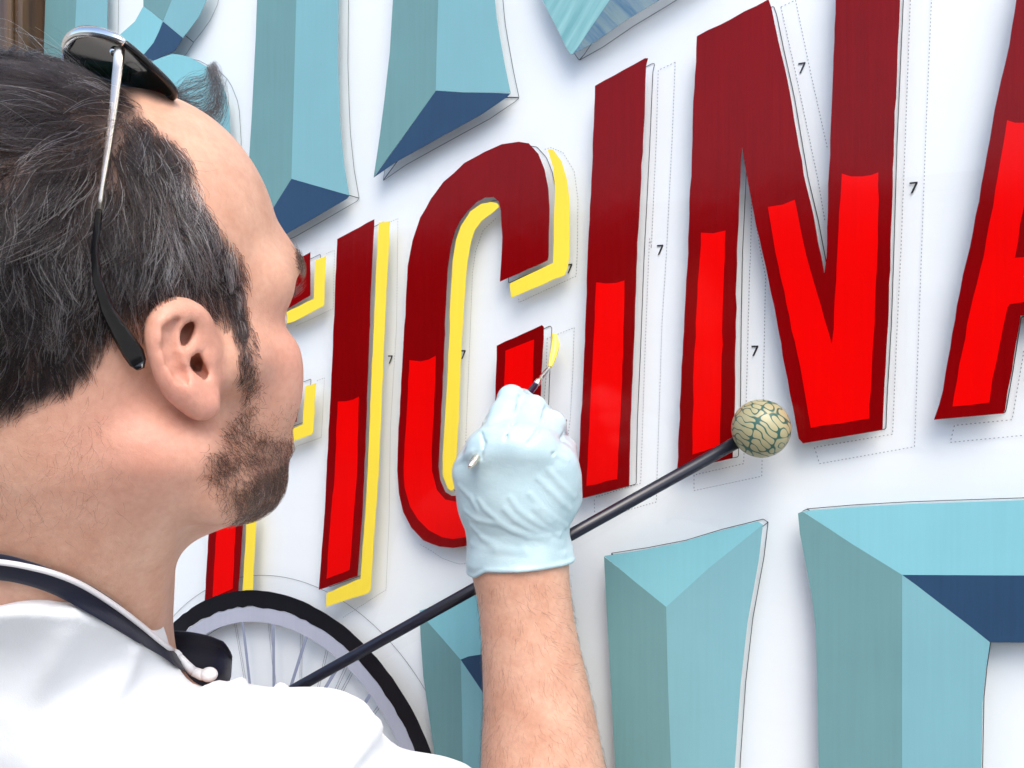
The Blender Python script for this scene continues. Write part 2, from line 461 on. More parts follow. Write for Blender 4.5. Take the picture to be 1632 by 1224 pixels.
# blue letters: each one a set of flat facets that meet along the ridges
BLUE = [
 ('pale blue faceted letter B above the sunglasses', [
   ('teal', [(75, -80), (124, -80), (122.5, 0), (120, 49), (117, 200), (112, 420), (60, 430), (66, 250), (71, 59), (73, 0)]),
   ('sky_blue', [(124, -80), (172, -80), (171.6, 0), (171, 49), (168, 200), (165, 330), (112, 420), (117, 200), (120, 49), (122.5, 0)]),
   ('teal', [(229, 10), (229, -40), (290, -40), (274.5, 0), (260, 33)]),
   ('sky_blue', [(260, 34), (274.5, 0), (290, -40), (338, -40), (330, 0), (318.6, 24.5), (305, 44), (291.7, 60.5)]),
   ('pale_blue', [(229, 10), (260, 34), (254, 50), (245, 68.6), (228, 89), (185, 75), (191, 56), (215.7, 34)]),
   ('navy', [(260.5, 35), (291.7, 61), (279, 81), (245, 97), (228, 89.5), (245, 68.6), (254, 50)]),
   ('pale_blue', [(245, 97), (260, 91), (274.5, 86), (288, 87.5), (301.5, 90.7), (333, 108), (345, 119), (325, 190), (300, 160), (262, 150), (225, 160), (200, 130)]),
   ('sky_blue', [(345, 119), (353, 132), (362, 155), (365, 171.6), (368, 220), (366, 300), (350, 360), (320, 330), (330, 250), (325, 190)])]),
 ('blue faceted letter stem rising behind the forehead', [
   ('teal', [(413, -80), (476, -80), (473, 0), (469, 140), (465, 285), (440, 325), (398, 395), (392, 330), (397, 262), (402, 180), (408, 60)]),
   ('sky_blue', [(476, -80), (540, -80), (540, 0), (539, 93), (541, 160), (543, 207), (549, 265), (557, 311.5), (465, 285), (469, 140), (473, 0)]),
   ('navy', [(465, 285), (557, 312), (553, 317), (506.7, 344), (453, 375), (398, 396), (440, 325)])]),
 ('blue faceted letter stem with a pointed navy foot', [
   ('teal', [(630, -80), (702, -80), (699, 0), (696.5, 80), (695, 145), (640, 222), (596, 282), (606, 215), (613, 160), (621.7, 83), (626.7, 0)]),
   ('sky_blue', [(702, -80), (782, -80), (789, 0), (792, 30), (797, 60), (805, 105), (814, 148), (740, 147.5), (695, 144.5), (696.5, 80), (699, 0)]),
   ('navy', [(695, 145), (740, 148), (814, 149), (808, 155), (767, 183), (718, 210), (673, 235), (632, 258), (596, 283), (640, 223)])]),
 ('unfinished green blue letter point with streaky navy side', [
   ('thin_teal', [(840, -80), (865, 0), (878, 26), (891, 51), (904.6, 79), (911, 87.5), (919.5, 78), (945, 40), (972, 0), (1030, -80)]),
   ('streaky', [(1030, -80), (972, 0), (945, 40), (919.5, 78), (912, 87.5), (949, 66.5), (999, 32), (1047, 3), (1180, -80)])]),
 ('blue faceted letter behind the bare forearm', [
   ('teal', [(669, 974), (682, 991), (706, 1018), (734.5, 1051), (737, 1140), (738, 1224), (739, 1320), (700, 1320), (696, 1224), (684, 1140), (675, 1077), (671, 1020)]),
   ('pale_blue', [(669, 973), (707, 961), (766, 945), (830, 924), (880, 902), (850, 1030), (778, 1041), (747, 1046), (734.5, 1051), (706, 1018), (682, 991)]),
   ('navy', [(734.5, 1051), (747, 1046), (778, 1041), (850, 1030), (840, 1115), (820, 1180), (780.5, 1119), (757, 1084)]),
   ('sky_blue', [(734.5, 1051), (757, 1084), (780.5, 1119), (820, 1180), (815, 1320), (739, 1320), (738, 1224), (737, 1140)]),
   ('sky_blue', [(880, 902), (895, 964), (909, 1055), (918, 1110), (926, 1224), (925, 1320), (815, 1320), (820, 1180), (840, 1115), (850, 1030)])]),
 ('blue faceted letter I just right of the forearm', [
   ('pale_blue', [(963, 886), (1022, 877), (1084, 865), (1140, 848), (1208, 831), (1216, 836), (1130, 905), (1062, 967), (1010, 925)]),
   ('teal', [(963, 887), (1010, 925), (1062, 967), (1065, 1090), (1070, 1224), (1073, 1320), (985, 1320), (981, 1224), (969.5, 1013), (965, 930)]),
   ('sky_blue', [(1062, 967), (1130, 905), (1216, 836), (1209.5, 892), (1191.5, 991), (1180, 1094), (1171, 1224), (1168, 1320), (1073, 1320), (1070, 1224), (1065, 1090)])]),
 ('wide blue faceted letter with a navy underside at lower right', [
   ('teal', [(1272, 818), (1279, 815), (1357, 866), (1438, 916), (1438, 1050), (1438, 1224), (1438, 1320), (1308, 1320), (1305, 1224), (1303, 1100), (1300.5, 1004), (1294, 950), (1285.7, 905.6), (1275, 850)]),
   ('pale_blue', [(1279, 814.5), (1357.5, 808), (1450, 803), (1632, 797), (1900, 786), (1900, 917), (1632, 917), (1438, 916), (1357, 866)]),
   ('navy', [(1438, 916), (1632, 917), (1900, 917), (1900, 1030), (1632, 1024), (1578, 1023.5), (1545, 997), (1505.5, 967), (1460, 932)]),
   ('sky_blue', [(1438, 916), (1460, 932), (1505.5, 967), (1545, 997), (1578, 1023.5), (1571, 1070), (1566, 1121), (1564, 1224), (1561, 1320), (1438, 1320), (1438, 1224), (1438, 1050)])]),
]
def facet(name, px, mat, parent):
    """facets share their ridge vertices exactly, so no wobble there"""
    P = [wall(*p) for p in px]
    area = sum(P[i][0] * P[(i + 1) % len(P)][1] - P[(i + 1) % len(P)][0] * P[i][1] for i in range(len(P)))
    if area < 0: P = P[::-1]
    n = len(P)
    yb, yf = -0.00012, -0.00045
    v = [(x, yf, z) for x, z in P] + [(x, yb, z) for x, z in P]
    f = [tuple(range(n))] + [(i, n + i, n + (i + 1) % n, (i + 1) % n) for i in range(n)]
    return mesh(name, v, f, mat, parent)
for label, fs in BLUE:
    cx, cz = wall(*fs[0][1][0])
    root = None
    for mt, px in fs:
        if root is None:
            root = facet('painted_letter', px, M[mt], win); root['label'] = label
        else:
            facet('facet', px, M[mt], root)

# painted bicycle wheel (a true circle on the glass)
WC = (-0.6798, 1.1732)
def ring(name, r0, r1, y0, y1, mat, parent, n=180, jit=0.0, wc=WC):
    v, f = [], []
    for i in range(n):
        a = 2 * math.pi * i / n
        j0 = r0 + random.gauss(0, jit); j1 = r1 + random.gauss(0, jit * 0.5)
        for r, y in ((j0, y1), (j1, y1), (j1, y0), (j0, y0)):
            v.append((wc[0] + r * math.sin(a), y, wc[1] + r * math.cos(a)))
    for i in range(n):
        k = (i + 1) % n
        for q in range(4):
            f.append((i * 4 + q, i * 4 + (q + 1) % 4, k * 4 + (q + 1) % 4, k * 4 + q))
    return mesh(name, v, f, mat, parent)
tyre = ring('painted_wheel', 0.2035, 0.2200, -0.0001, -0.00075, M['black_paint'], win, jit=0.0005)
tyre['label'] = 'painted black bicycle wheel below the letter I'
ring('rim', 0.1885, 0.2034, -0.0001, -0.0004, M['grey_paint'], tyre, jit=0.0002)
def bar(name, a, b, w, y0, y1, mat, parent):
    a, b = np.array(a), np.array(b)
    d = (b - a) / np.linalg.norm(b - a); nn = np.array([-d[1], d[0]]) * w / 2
    q = [a - nn, b - nn, b + nn, a + nn]
    v = [(p[0], y1, p[1]) for p in q] + [(p[0], y0, p[1]) for p in q]
    f = [(3, 2, 1, 0), (4, 5, 6, 7)] + [(i, (i + 1) % 4, 4 + (i + 1) % 4, 4 + i) for i in range(4)]
    return mesh(name, v, f, mat, parent)
def along(px0, px1):
    a, b = np.array(wall(*px0)), np.array(wall(*px1))
    d = (b - a) / np.linalg.norm(b - a)
    q = a - np.array(WC)                       # start at the rim, run to the hub
    bq = q @ d; t0 = -bq - math.sqrt(max(0, bq * bq - (q @ q - 0.1883 ** 2)))
    s = a + d * t0
    return s, s + d * 0.165
thick = [((387.4, 995), (397, 1077)), ((436, 997.5), (436.6, 1077)), ((488, 1017), (466, 1087)), ((528, 1081), (511, 1109)), ((590, 1107), (575, 1132))]
thin = [((358.7, 999.7), (366, 1042)), ((412, 993), (420, 1072)), ((464.5, 1004), (463.6, 1085)), ((508.6, 1030), (496.6, 1081)), ((553, 1064), (526, 1115)), ((600.5, 1117), (579, 1147)), ((545, 1050), (520, 1105))]
for p in thick:
    bar('spoke', *along(*p), 0.0034, -0.0001, -0.0004, M['spoke_paint'], tyre)
ring('hub', 0.010, 0.026, -0.0001, -0.0006, M['grey_paint'], tyre, 48)

# ------------------------------------------------------------------ the printed pattern paper behind the glass
PY = 0.014
pap = empty('pattern_paper', (0.1, PY, WZ0 + 0.05))
tag(pap, 'white pattern paper with printed letter outlines taped inside the window', 'paper')
seam1, seam2 = wall(683, 900, PY)[0], wall(1398, 300, PY)[0]
def sheet(x0, x1, y, z0, z1):
    v, f = [], []
    nx, nz = 24, 24
    ph = rng.uniform(0, 6, 4)
    for i in range(nx + 1):
        for k in range(nz + 1):
            x = x0 + (x1 - x0) * i / nx; z = z0 + (z1 - z0) * k / nz
            v.append((x, y + 0.00035 * (math.sin(x * 9 + ph[0]) * math.sin(z * 5 + ph[1])), z))
    for i in range(nx):
        for k in range(nz):
            a = i * (nz + 1) + k
            f.append((a, a + nz + 1, a + nz + 2, a + 1))
    return mesh('sheet', v, f, M['paper'], pap, True)
sheet(WX0 + 0.004, seam1 + 0.004, PY + 0.0012, WZ0 + 0.02, WZ1 - 0.02)
sheet(seam1, seam2 + 0.004, PY + 0.0008, WZ0 + 0.02, WZ1 - 0.02)
sheet(seam2, WX1 - 0.004, PY + 0.0014, WZ0 + 0.02, WZ1 - 0.02)

def ribbon_geo(P, wd, y, v, f, closed=False):
    n = len(P)
    P = [np.array(p) for p in P]
    base = len(v)
    for i in range(n):
        a = P[i - 1] if (i > 0 or closed) else P[i]
        b = P[(i + 1) % n] if (i < n - 1 or closed) else P[i]
        d = b - a
        L = np.linalg.norm(d)
        d = d / L if L > 1e-9 else np.array([1., 0.])
        nn = np.array([-d[1], d[0]]) * wd / 2
        v.append((P[i][0] - nn[0], y, P[i][1] - nn[1])); v.append((P[i][0] + nn[0], y, P[i][1] + nn[1]))
    for i in range(n if closed else n - 1):
        k = (i + 1) % n
        f.append((base + 2 * i, base + 2 * k, base + 2 * k + 1, base + 2 * i + 1))

YL = PY + 0.0001
def outlines(polys, wd=0.00055):
    v, f = [], []
    for P in polys:
        Q = []
        n = len(P)
        for i in range(n):                   # double the corners so the line keeps its width there
            a, b = np.array(P[i]), np.array(P[(i + 1) % n])
            L = np.linalg.norm(b - a)
            e = min(0.0008, L * 0.2) / max(L, 1e-9)
            Q += [tuple(a + (b - a) * e), tuple(b - (b - a) * e)]
        ribbon_geo(Q, wd, YL, v, f, True)
    o = mesh('outline', v, f, M['ink'], pap); o['kind'] = 'stuff'; return o
outlines([[wall(*p) for p in OUT[k]] for k in OUT])
import collections
def silhouette(fs):
    """outer edge of a set of facets: the edges only one facet has"""
    cnt = collections.Counter()
    for _, px in fs:
        for i in range(len(px)):
            cnt[frozenset((px[i], px[(i + 1) % len(px)]))] += 1
    return [tuple(e) for e, c in cnt.items() if c == 1 and len(e) == 2]
v, f = [], []
for _, fs in BLUE:
    for _, px in fs:
        P = [wall(*p) for p in px]
        for i in range(len(P)):
            ribbon_geo([P[i], P[(i + 1) % len(P)]], 0.0005, YL, v, f)
mesh('outline', v, f, M['ink'], pap)['kind'] = 'stuff'
v, f = [], []
for R in (0.2325,):
    ribbon_geo([(WC[0] + R * math.sin(a), WC[1] + R * math.cos(a)) for a in np.linspace(0, 2 * math.pi, 160)], 0.0004, YL, v, f)
ribbon_geo([(WC[0] + 0.1895 * math.sin(a), WC[1] + 0.1895 * math.cos(a)) for a in np.linspace(0, 2 * math.pi, 160)], 0.0005, YL, v, f)
for p in thin:
    a, b = along(*p)
    d = (b - a) / np.linalg.norm(b - a); nn = np.array([-d[1], d[0]]) * 0.0012
    for s in (-1, 1): ribbon_geo([a + nn * s, b + nn * s], 0.00035, YL, v, f)
mesh('outline', v, f, M['ink'], pap)['kind'] = 'stuff'

DASH = [
 [(604, 362), (634, 348), (632, 517), (622, 683), (620, 828), (615, 940), (545, 985)],
 [(868, 238), (877, 235), (897, 243), (915, 273), (921, 317), (920, 400), (918, 440), (827, 482), (826, 474)],
 [(790, 348), (770, 367), (758, 400), (753, 433), (749, 533), (743, 683), (740, 760)],
 [(871.5, 539.5), (893, 531), (915, 522), (913, 586), (909, 665), (902, 720)],
 [(872, 540), (870, 603), (866, 650)],
 [(670, 868), (686, 877), (705, 890), (731, 899), (757, 897)],
 [(1076, 99), (1049, 112), (1045.8, 224), (1038, 395), (1035, 380), (1028, 559), (1021, 770), (947, 793)],
 [(1076, 99), (1071, 224), (1062, 404), (1055, 514), (1047, 761), (1046, 800), (948, 828), (947, 793)],
 [(1198, 314), (1196, 408), (1194.7, 430), (1189, 649), (1185, 739), (1106, 757), (1106, 782), (1214, 759), (1216, 649), (1220, 440), (1211, 395), (1198, 314)],
 [(1244.5, 11), (1272, 134.6), (1303.7, 287), (1315, 354)],
 [(1244.5, 11), (1267.8, 0), (1292, 116.6), (1319, 238)],
 [(1452, -40), (1450.8, 0), (1442.7, 224), (1436, 395), (1429, 537), (1422.5, 692), (1298, 713), (1306, 739), (1457.5, 712), (1467, 447), (1476, 202), (1484.5, 0), (1486, -40)],
 [(1632, 559), (1613, 669), (1521, 678), (1514.5, 705), (1640, 693), (1660, 560)],
 [(520, 404), (533, 399), (531, 492), (470, 520)],
 [(505, 607), (517, 602), (512, 697), (470, 712)],
]
v, f = [], []
for D in DASH:
    P = [np.array(wall(px, py, PY)) for px, py in D]
    for i in range(len(P) - 1):
        L = np.linalg.norm(P[i + 1] - P[i]); k = max(2, int(L / 0.0026))
        for j in range(k):
            a = P[i] + (P[i + 1] - P[i]) * (j / k); b = P[i] + (P[i + 1] - P[i]) * ((j + 0.42) / k)
            ribbon_geo([a, b], 0.00055, YL, v, f)
mesh('dotted_outline', v, f, M['ink_dots'], pap)['kind'] = 'stuff'

for px, py in [(1278, 108), (1456, 299), (1052, 398), (1203, 559), (907.5, 428), (622, 573), (738, 565), (899, 676), (1640, 610)]:
    x, z = wall(px, py, PY)
    h, wd, th_ = 0.0078, 0.0052, 0.0012
    P = [(-wd / 2, h / 2), (wd / 2, h / 2), (wd / 2, h / 2 - th_), (-wd * 0.12, -h / 2), (-wd * 0.12 - th_ * 1.15, -h / 2), (wd / 2 - th_ * 1.3, h / 2 - th_), (-wd / 2, h / 2 - th_)]
    mesh('numeral', [(x + a, YL, z + b) for a, b in P], [tuple(range(len(P)))[::-1]], M['ink'], pap)
# ------------------------------------------------------------------ signed-distance modelling (camera-aligned metres)
class Prim:
    """capsule with two radii / ellipsoid, with a bounding sphere for culling"""
    def __init__(s, kind, k=0.01, op='add', **a):
        s.kind, s.k, s.op = kind, k, op
        for q, v in a.items(): setattr(s, q, v)
        if kind == 'cap':
            s.a = np.asarray(s.a, float); s.b = np.asarray(s.b, float)
            s.c = (s.a + s.b) / 2
            s.R = np.linalg.norm(s.b - s.a) / 2 + max(s.ra, s.rb)
        else:
            s.c = np.asarray(s.c, float); s.r = np.asarray(s.r, float)
            s.R = s.r.max()
            s.m = np.eye(3) if getattr(s, 'm', None) is None else s.m
    def ev(s, p):
        if s.kind == 'cap':
            ab = s.b - s.a
            L2 = ab @ ab + 1e-12
            q = p - s.a
            t = np.clip(q @ ab / L2, 0, 1)
            d = q - t[:, None] * ab
            return np.sqrt((d * d).sum(1)) - (s.ra + (s.rb - s.ra) * t)
        q = (p - s.c) @ s.m.T
        k0 = np.sqrt(((q / s.r) ** 2).sum(1)) + 1e-9
        k1 = np.sqrt(((q / s.r ** 2) ** 2).sum(1)) + 1e-9
        return k0 * (k0 - 1) / k1

def cap(a, b, ra, rb=None, k=0.01, op='add'):
    return Prim('cap', k, op, a=a, b=b, ra=ra, rb=ra if rb is None else rb)
def ell(c, r, m=None, k=0.01, op='add'):
    return Prim('ell', k, op, c=c, r=r, m=m)
def chain(pts, radii, k=0.01, op='add'):
    return [cap(pts[i], pts[i + 1], radii[i], radii[i + 1], k, op) for i in range(len(pts) - 1)]

FULL = [False]
def sdf(prims, p, full=False):
    full = full or FULL[0]
    p = np.asarray(p, float)
    d = np.full(len(p), 0.5)
    for q in prims:
        dc = np.sqrt(((p - q.c) ** 2).sum(1)) - q.R
        lim = 0.03 if not full else 9.0
        idx = np.nonzero(dc < np.minimum(d + q.k, lim) if q.op == 'add' else dc < q.k + 0.004)[0]
        if len(idx) == 0: continue
        e = q.ev(p[idx]); b = d[idx]
        if q.op == 'add':
            h = np.maximum(q.k - np.abs(e - b), 0) / q.k
            d[idx] = np.minimum(e, b) - h * h * q.k * 0.25
        else:                                       # smooth subtraction
            e = -e
            h = np.maximum(q.k - np.abs(e - b), 0) / q.k
            d[idx] = np.maximum(e, b) + h * h * q.k * 0.25
    return d

def surface_net(fn, lo, hi, h, levels=5, slack=1.0):
    """sparse surface nets: refine only the cells that the surface crosses"""
    lo = np.asarray(lo, float); hi = np.asarray(hi, float)
    H = h * 2 ** levels
    n = np.ceil((hi - lo) / H).astype(int)
    g = np.stack(np.meshgrid(*[np.arange(k) for k in n], indexing='ij'), -1).reshape(-1, 3)
    size = H
    for L in range(levels + 1):
        P_ = lo + (g + 0.5) * size
        FULL[0] = size > 0.004
        d = fn(P_)
        FULL[0] = False
        g = g[np.abs(d) < size * (1.0 if L == levels else 1.25) * slack + 0.003 * (L < levels)]
        if L < levels:
            off = np.array([[i, j, k] for i in (0, 1) for j in (0, 1) for k in (0, 1)])
            g = (g[:, None, :] * 2 + off[None]).reshape(-1, 3)
            size /= 2
    big = 1 << 20
    key = lambda a: (a[:, 0] * big + a[:, 1]) * big + a[:, 2]
    off = np.array([[i, j, k] for i in (0, 1) for j in (0, 1) for k in (0, 1)])
    cor = (g[:, None, :] + off[None]).reshape(-1, 3)
    uk, first, inv = np.unique(key(cor), return_index=True, return_inverse=True)
    val = fn(lo + cor[first] * h)
    cv = val[inv].reshape(-1, 8)
    mixed = (cv.min(1) < 0) & (cv.max(1) >= 0)
    g, cv = g[mixed], cv[mixed]
    edges = [(a, b) for a in range(8) for b in range(a + 1, 8) if bin(a ^ b).count('1') == 1]
    acc = np.zeros((len(g), 3)); cnt = np.zeros(len(g))
    fo = off.astype(float)
    for a, b in edges:
        va, vb = cv[:, a], cv[:, b]
        m = (va < 0) != (vb < 0)
        t = va[m] / (va[m] - vb[m])
        acc[m] += fo[a] + (fo[b] - fo[a]) * t[:, None]
        cnt[m] += 1
    q = acc / cnt[:, None]
    v = lo + (g + q) * h
    gr = np.stack([(cv[:, 4:].mean(1) - cv[:, :4].mean(1)),
                   (cv[:, [2, 3, 6, 7]].mean(1) - cv[:, [0, 1, 4, 5]].mean(1)),
                   (cv[:, 1::2].mean(1) - cv[:, 0::2].mean(1))], 1) / h
    gl = np.maximum((gr ** 2).sum(1), 0.05)
    v = v - np.clip(fn(v) / gl, -h * 0.5, h * 0.5)[:, None] * gr
    ck = key(g); order = np.argsort(ck); sk = ck[order]
    def find(a):
        kk = key(a); i = np.searchsorted(sk, kk); i = np.minimum(i, len(sk) - 1)
        return np.where(sk[i] == kk, order[i], -1)
    quads = []
    for ax, (hi_c, b, c) in enumerate([(4, 1, 2), (2, 2, 0), (1, 0, 1)]):
        m = (cv[:, 0] < 0) != (cv[:, hi_c] < 0)
        gg = g[m]; flip = cv[m, 0] >= 0
        e1 = np.zeros(3, int); e1[b] = 1; e2 = np.zeros(3, int); e2[c] = 1
        q0, q1, q2, q3 = np.nonzero(m)[0], find(gg - e1), find(gg - e1 - e2), find(gg - e2)
        ok = (q1 >= 0) & (q2 >= 0) & (q3 >= 0)
        Q = np.stack([q0, q1, q2, q3], 1)
        Q[flip] = Q[flip][:, ::-1]
        quads.append(Q[ok])
    return v, np.concatenate(quads)

def np_mesh(name, v, q, mat, parent, smooth=True):
    me = bpy.data.meshes.new(name)
    me.vertices.add(len(v)); me.vertices.foreach_set('co', np.ascontiguousarray(v, dtype=np.float32).ravel())
    n = q.shape[1]
    me.loops.add(q.size); me.loops.foreach_set('vertex_index', q.astype(np.int32).ravel())
    me.polygons.add(len(q)); me.polygons.foreach_set('loop_start', np.arange(0, q.size, n, dtype=np.int32))
    me.polygons.foreach_set('use_smooth', np.full(len(q), smooth))
    me.update(calc_edges=True)
    return link(name, me, mat, parent)

def sdf_mesh(name, fn, lo, hi, h, mat, parent, levels=5, keep=None, slack=1.0):
    v, q = surface_net(fn, lo, hi, h, levels, slack)
    # camera axes (right, up, forward) are left-handed against the world, so turn the faces over
    q = q[:, ::-1] if FLIP else q
    if keep is not None:
        kv = keep(v)
        q = q[kv[q].all(1)]
        used = np.unique(q); mp = np.full(len(v), -1); mp[used] = np.arange(len(used))
        v = v[used]; q = mp[q]
    o = np_mesh(name, cam2world(v), q, mat, parent)
    return o, v, q
FLIP = True

# ------------------------------------------------------------------ the painter: head frame
AL, PI_ = math.radians(48), math.radians(13)
HF = np.array([math.cos(AL) * math.cos(PI_), math.sin(PI_), math.sin(AL) * math.cos(PI_)])
HR = np.array([math.sin(AL), 0, -math.cos(AL)])
HU = np.array([-math.cos(AL) * math.sin(PI_), math.cos(PI_), -math.sin(AL) * math.sin(PI_)])
HM = np.stack([HF, HR, HU])
HS = 1.04
EAR = K(312, 580, 0.430)
HO = EAR - HR * 0.071 * HS
def H(f, l, u): return HO + (HF * f + HR * l + HU * u) * HS
def hell(c, r, k=0.012, op='add'): return ell(H(*c), np.array(r) * HS, HM, k, op)
def hcap(a, b, ra, rb=None, k=0.012, op='add'):
    return cap(H(*a), H(*b), ra * HS, (ra if rb is None else rb) * HS, k, op)
def both(fn, *pts, **kw):
    out = []
    for s in (1, -1):
        out.append(fn(*[tuple((p[0], p[1] * s, p[2])) if isinstance(p, tuple) and i in kw.get('_mir', (0, 1)) else p for i, p in enumerate(pts)], **{q: v for q, v in kw.items() if q != '_mir'}))
    return out

head = [
 hell((-.018, 0, .052), (.090, .073, .081), .02),
 hell((.020, 0, .050), (.064, .060, .070), .03),
 hell((.036, 0, .064), (.052, .052, .062), .02),   # brow dome
 hell((.020, 0, .010), (.058, .062, .055), .02),
 hell((.034, 0, -.030), (.046, .051, .064), .014),
 *both(hcap, (.025, .060, -.004), (.056, .043, -.008), .013, .013, k=.014),
 *both(hell, (.050, .036, -.020), (.022, .022, .028), k=.012, _mir=(0,)),
 hcap((.074, -.024, .034), (.074, .024, .034), .015, .015, k=.02),
 *both(hcap, (.074, .024, .034), (.058, .047, .028), .014, .013, k=.018),
 hcap((.080, 0, .018), (.091, 0, -.022), .0075, .0105, k=.012),
 *both(hell, (.082, .013, -.025), (.011, .008, .009), k=.008, _mir=(0,)),
 hell((.058, 0, -.052), (.020, .028, .024), .008),
 hcap((.074, -.014, -.048), (.074, .014, -.048), .0055, .0055, k=.006),
 hcap((.071, -.013, -.059), (.071, .013, -.059), .0065, .0065, k=.006),
 *both(hcap, (-.002, .057, -.042), (.008, .052, -.060), .015, .016, k=.02),
 *both(hcap, (.008, .052, -.060), (.045, .018, -.074), .016, .0145, k=.012),
 hell((.053, 0, -.075), (.018, .022, .017), .010),
 hell((.024, 0, -.046), (.043, .042, .040), .012),
 *both(hell, (.084, .034, .012), (.021, .019, .013), k=.012, op='sub', _mir=(0,)),
]
NECK0, NECK1 = H(-.034, 0, -.02), K(84, 1020, .535)
neck = [cap(NECK0, NECK1, .056, .064, .03),
        cap(H(-.02, .052, -.035), K(190, 1100, .53), .013, .012, .02)]
# ear: a broad rolled plate with two hollows
def EZ(px): return .4085 + (px - 240) * .00026
def EP(px, py, dz=0.0):
    px, py = 291 + (px - 293) * .90, 573 + (py - 573) * .93
    return K(px, py, EZ(px) + dz)
ear_rim = [(319, 509), (311, 499), (297, 494), (282, 493), (267, 501), (258, 517), (256, 538), (260, 560), (265, 580), (273, 602), (287, 622), (306, 638), (324, 650), (334, 652), (338, 640)]
ear_r = [.0036, .0046, .0050, .0052, .0054, .0056, .0056, .0054, .0053, .0054, .0055, .0056, .0058, .0046, .0036]
ear = chain([EP(x, y) for x, y in ear_rim], ear_r, .005)
ear += [cap(EP(282, 520, .0095), EP(300, 600, .0095), .0085, .0085, .006),
        cap(EP(305, 520, .0105), EP(320, 610, .0105), .0085, .0080, .006),
        cap(EP(300, 560, .014), EP(312, 600, .016), .013, .012, .010),
        cap(EP(286, 572, -.0005), EP(301, 560, .0000), .0042, .0034, .006),   # ridge across the bowl
        cap(EP(301, 560, .0000), EP(317, 540, .0015), .0034, .0032, .005),
        cap(EP(319, 512, .003), EP(327, 560, .005), .0052, .0056, .006),      # front of the ear running into the cheek
        cap(EP(316, 508, .001), EP(319, 536, .0025), .0036, .0034, .005),
        cap(EP(330, 576, .001), EP(334, 602, .002), .0042, .0038, .005),      # tragus
        cap(EP(298, 618, .001), EP(320, 634, .002), .0058, .0052, .007),      # antitragus and lobe
        cap(EP(326, 616, .004), EP(330, 642, .004), .0048, .0042, .006)]
ear += [cap(EP(295, 505, .0010), EP(286, 548, .0014), .0048, .0034, .0035, 'sub'),
        cap(EP(299, 510, .0042), EP(292, 532, .0042), .0042, .0032, .003, 'sub'),
        cap(EP(306, 575, .0008), EP(320, 598, .0014), .0047, .0042, .0035, 'sub'),
        cap(EP(313, 574, .0055), EP(321, 586, .0105), .0038, .0032, .003, 'sub')]
ear += chain([EP(280, 506, -.0052), EP(270, 524, -.0056), EP(270, 550, -.0056), EP(276, 576, -.0052), EP(286, 598, -.0050), EP(300, 618, -.0048)], [.0010, .0019, .0021, .0019, .0016, .0008], .0045, 'sub')
ear_l = [hell((-.008, -.076, .005), (.017, .008, .031), .010)]

# torso, arms
S_R = K(448, 1300, .50)
CHEST = np.array([-.262, -.300, .575])
TR = np.array([.92, 0, -.39]); TR /= np.linalg.norm(TR)
TU = np.array([0, 1., 0]); TF = np.array([.39, 0, .92]); TF /= np.linalg.norm(TF)
TM = np.stack([TR, TU, TF])
S_L = CHEST - TR * .165 + TU * .09 + TF * .01
ELB = K(886, 1448, .715)
def tor(c, r, k=.05): return ell(CHEST + TR * c[0] + TU * c[1] + TF * c[2], r, TM, k)
torso = [tor((-.02, -.05, -.01), (.155, .145, .105)), tor((0, -.22, .01), (.15, .20, .10)),
         tor((0, -.46, .0), (.165, .15, .11)),
         cap(NECK1 + np.array([-.01, -.035, .0]), S_R + np.array([-.03, .0, 0]), .046, .048, .03),
         cap(NECK1 + np.array([-.03, -.03, .01]), S_L, .048, .050, .03)]
def at(px, py, Z): return K(px, py, Z)
arm = [cap(S_R, S_R + (ELB - S_R) * .35, .059, .047, .04),
       cap(S_R + (ELB - S_R) * .3, ELB, .048, .041, .02)]
fa = [(829, 885, .699, 58), (830, 905, .700, 60.5), (837, 964, .701, 61), (847, 1048, .703, 67), (858, 1133, .706, 76), (864.5, 1224, .709, 87), (873, 1320, .713, 95), (886, 1448, .717, 88)]
fa = [tuple(q) for q in catmull(fa, 4)]
forearm = chain([at(x, y, z) for x, y, z, r in fa], [r * z / FPX for x, y, z, r in fa], .012)
STICK_A = None
# left arm reaches forward and holds the low end of the mahlstick
BALL = None
# ------------------------------------------------------------------ mahlstick line (needed by the left hand)
BR = 0.0208
bx, bz = wall(1213, 683, -BR - 0.0008)
BALLW = np.array([bx, -BR - 0.0008, bz])
BALLC = world2cam(BALLW)[0]
STK = K(330, 1176, .872)                     # where the left hand grips it
sd_ = (STK - BALLC) / np.linalg.norm(STK - BALLC)
STK_END = STK + sd_ * 0.16
EL_L = S_L + np.array([-.03, -.25, .10])
WR_L = STK + np.array([-.055, -.020, -.045])
larm = [cap(S_L, S_L + (EL_L - S_L) * .35, .060, .052, .04), cap(S_L, EL_L, .050, .042, .02),
        cap(EL_L, WR_L, .042, .027, .02), ell(WR_L * .4 + STK * .6 + np.array([-.012, -.012, -.012]), (.034, .030, .026), None, .02)]
for i in range(4):
    c = STK + sd_ * (.030 - .019 * i)
    larm += chain([c + np.array([-.028, -.004, -.018]), c + np.array([-.004, .016, -.013]), c + np.array([.015, .004, .004]), c + np.array([.004, -.014, .010])], [.0095, .0092, .0085, .0078], .003)
larm += chain([WR_L + np.array([.01, .02, .0]), STK + sd_ * -.028 + np.array([-.020, .012, -.018]), STK + sd_ * -.04 + np.array([-.004, -.002, -.016])], [.013, .0105, .0085], .006)

# ------------------------------------------------------------------ right hand (drawn inside the glove)
def Q(px, py, Z, r): return (K(px, py, Z), r * Z / FPX)
def fing(pts, k=.004):
    P = [Q(*p) for p in pts]
    return chain([p for p, _ in P], [r for _, r in P], k)
hand = []
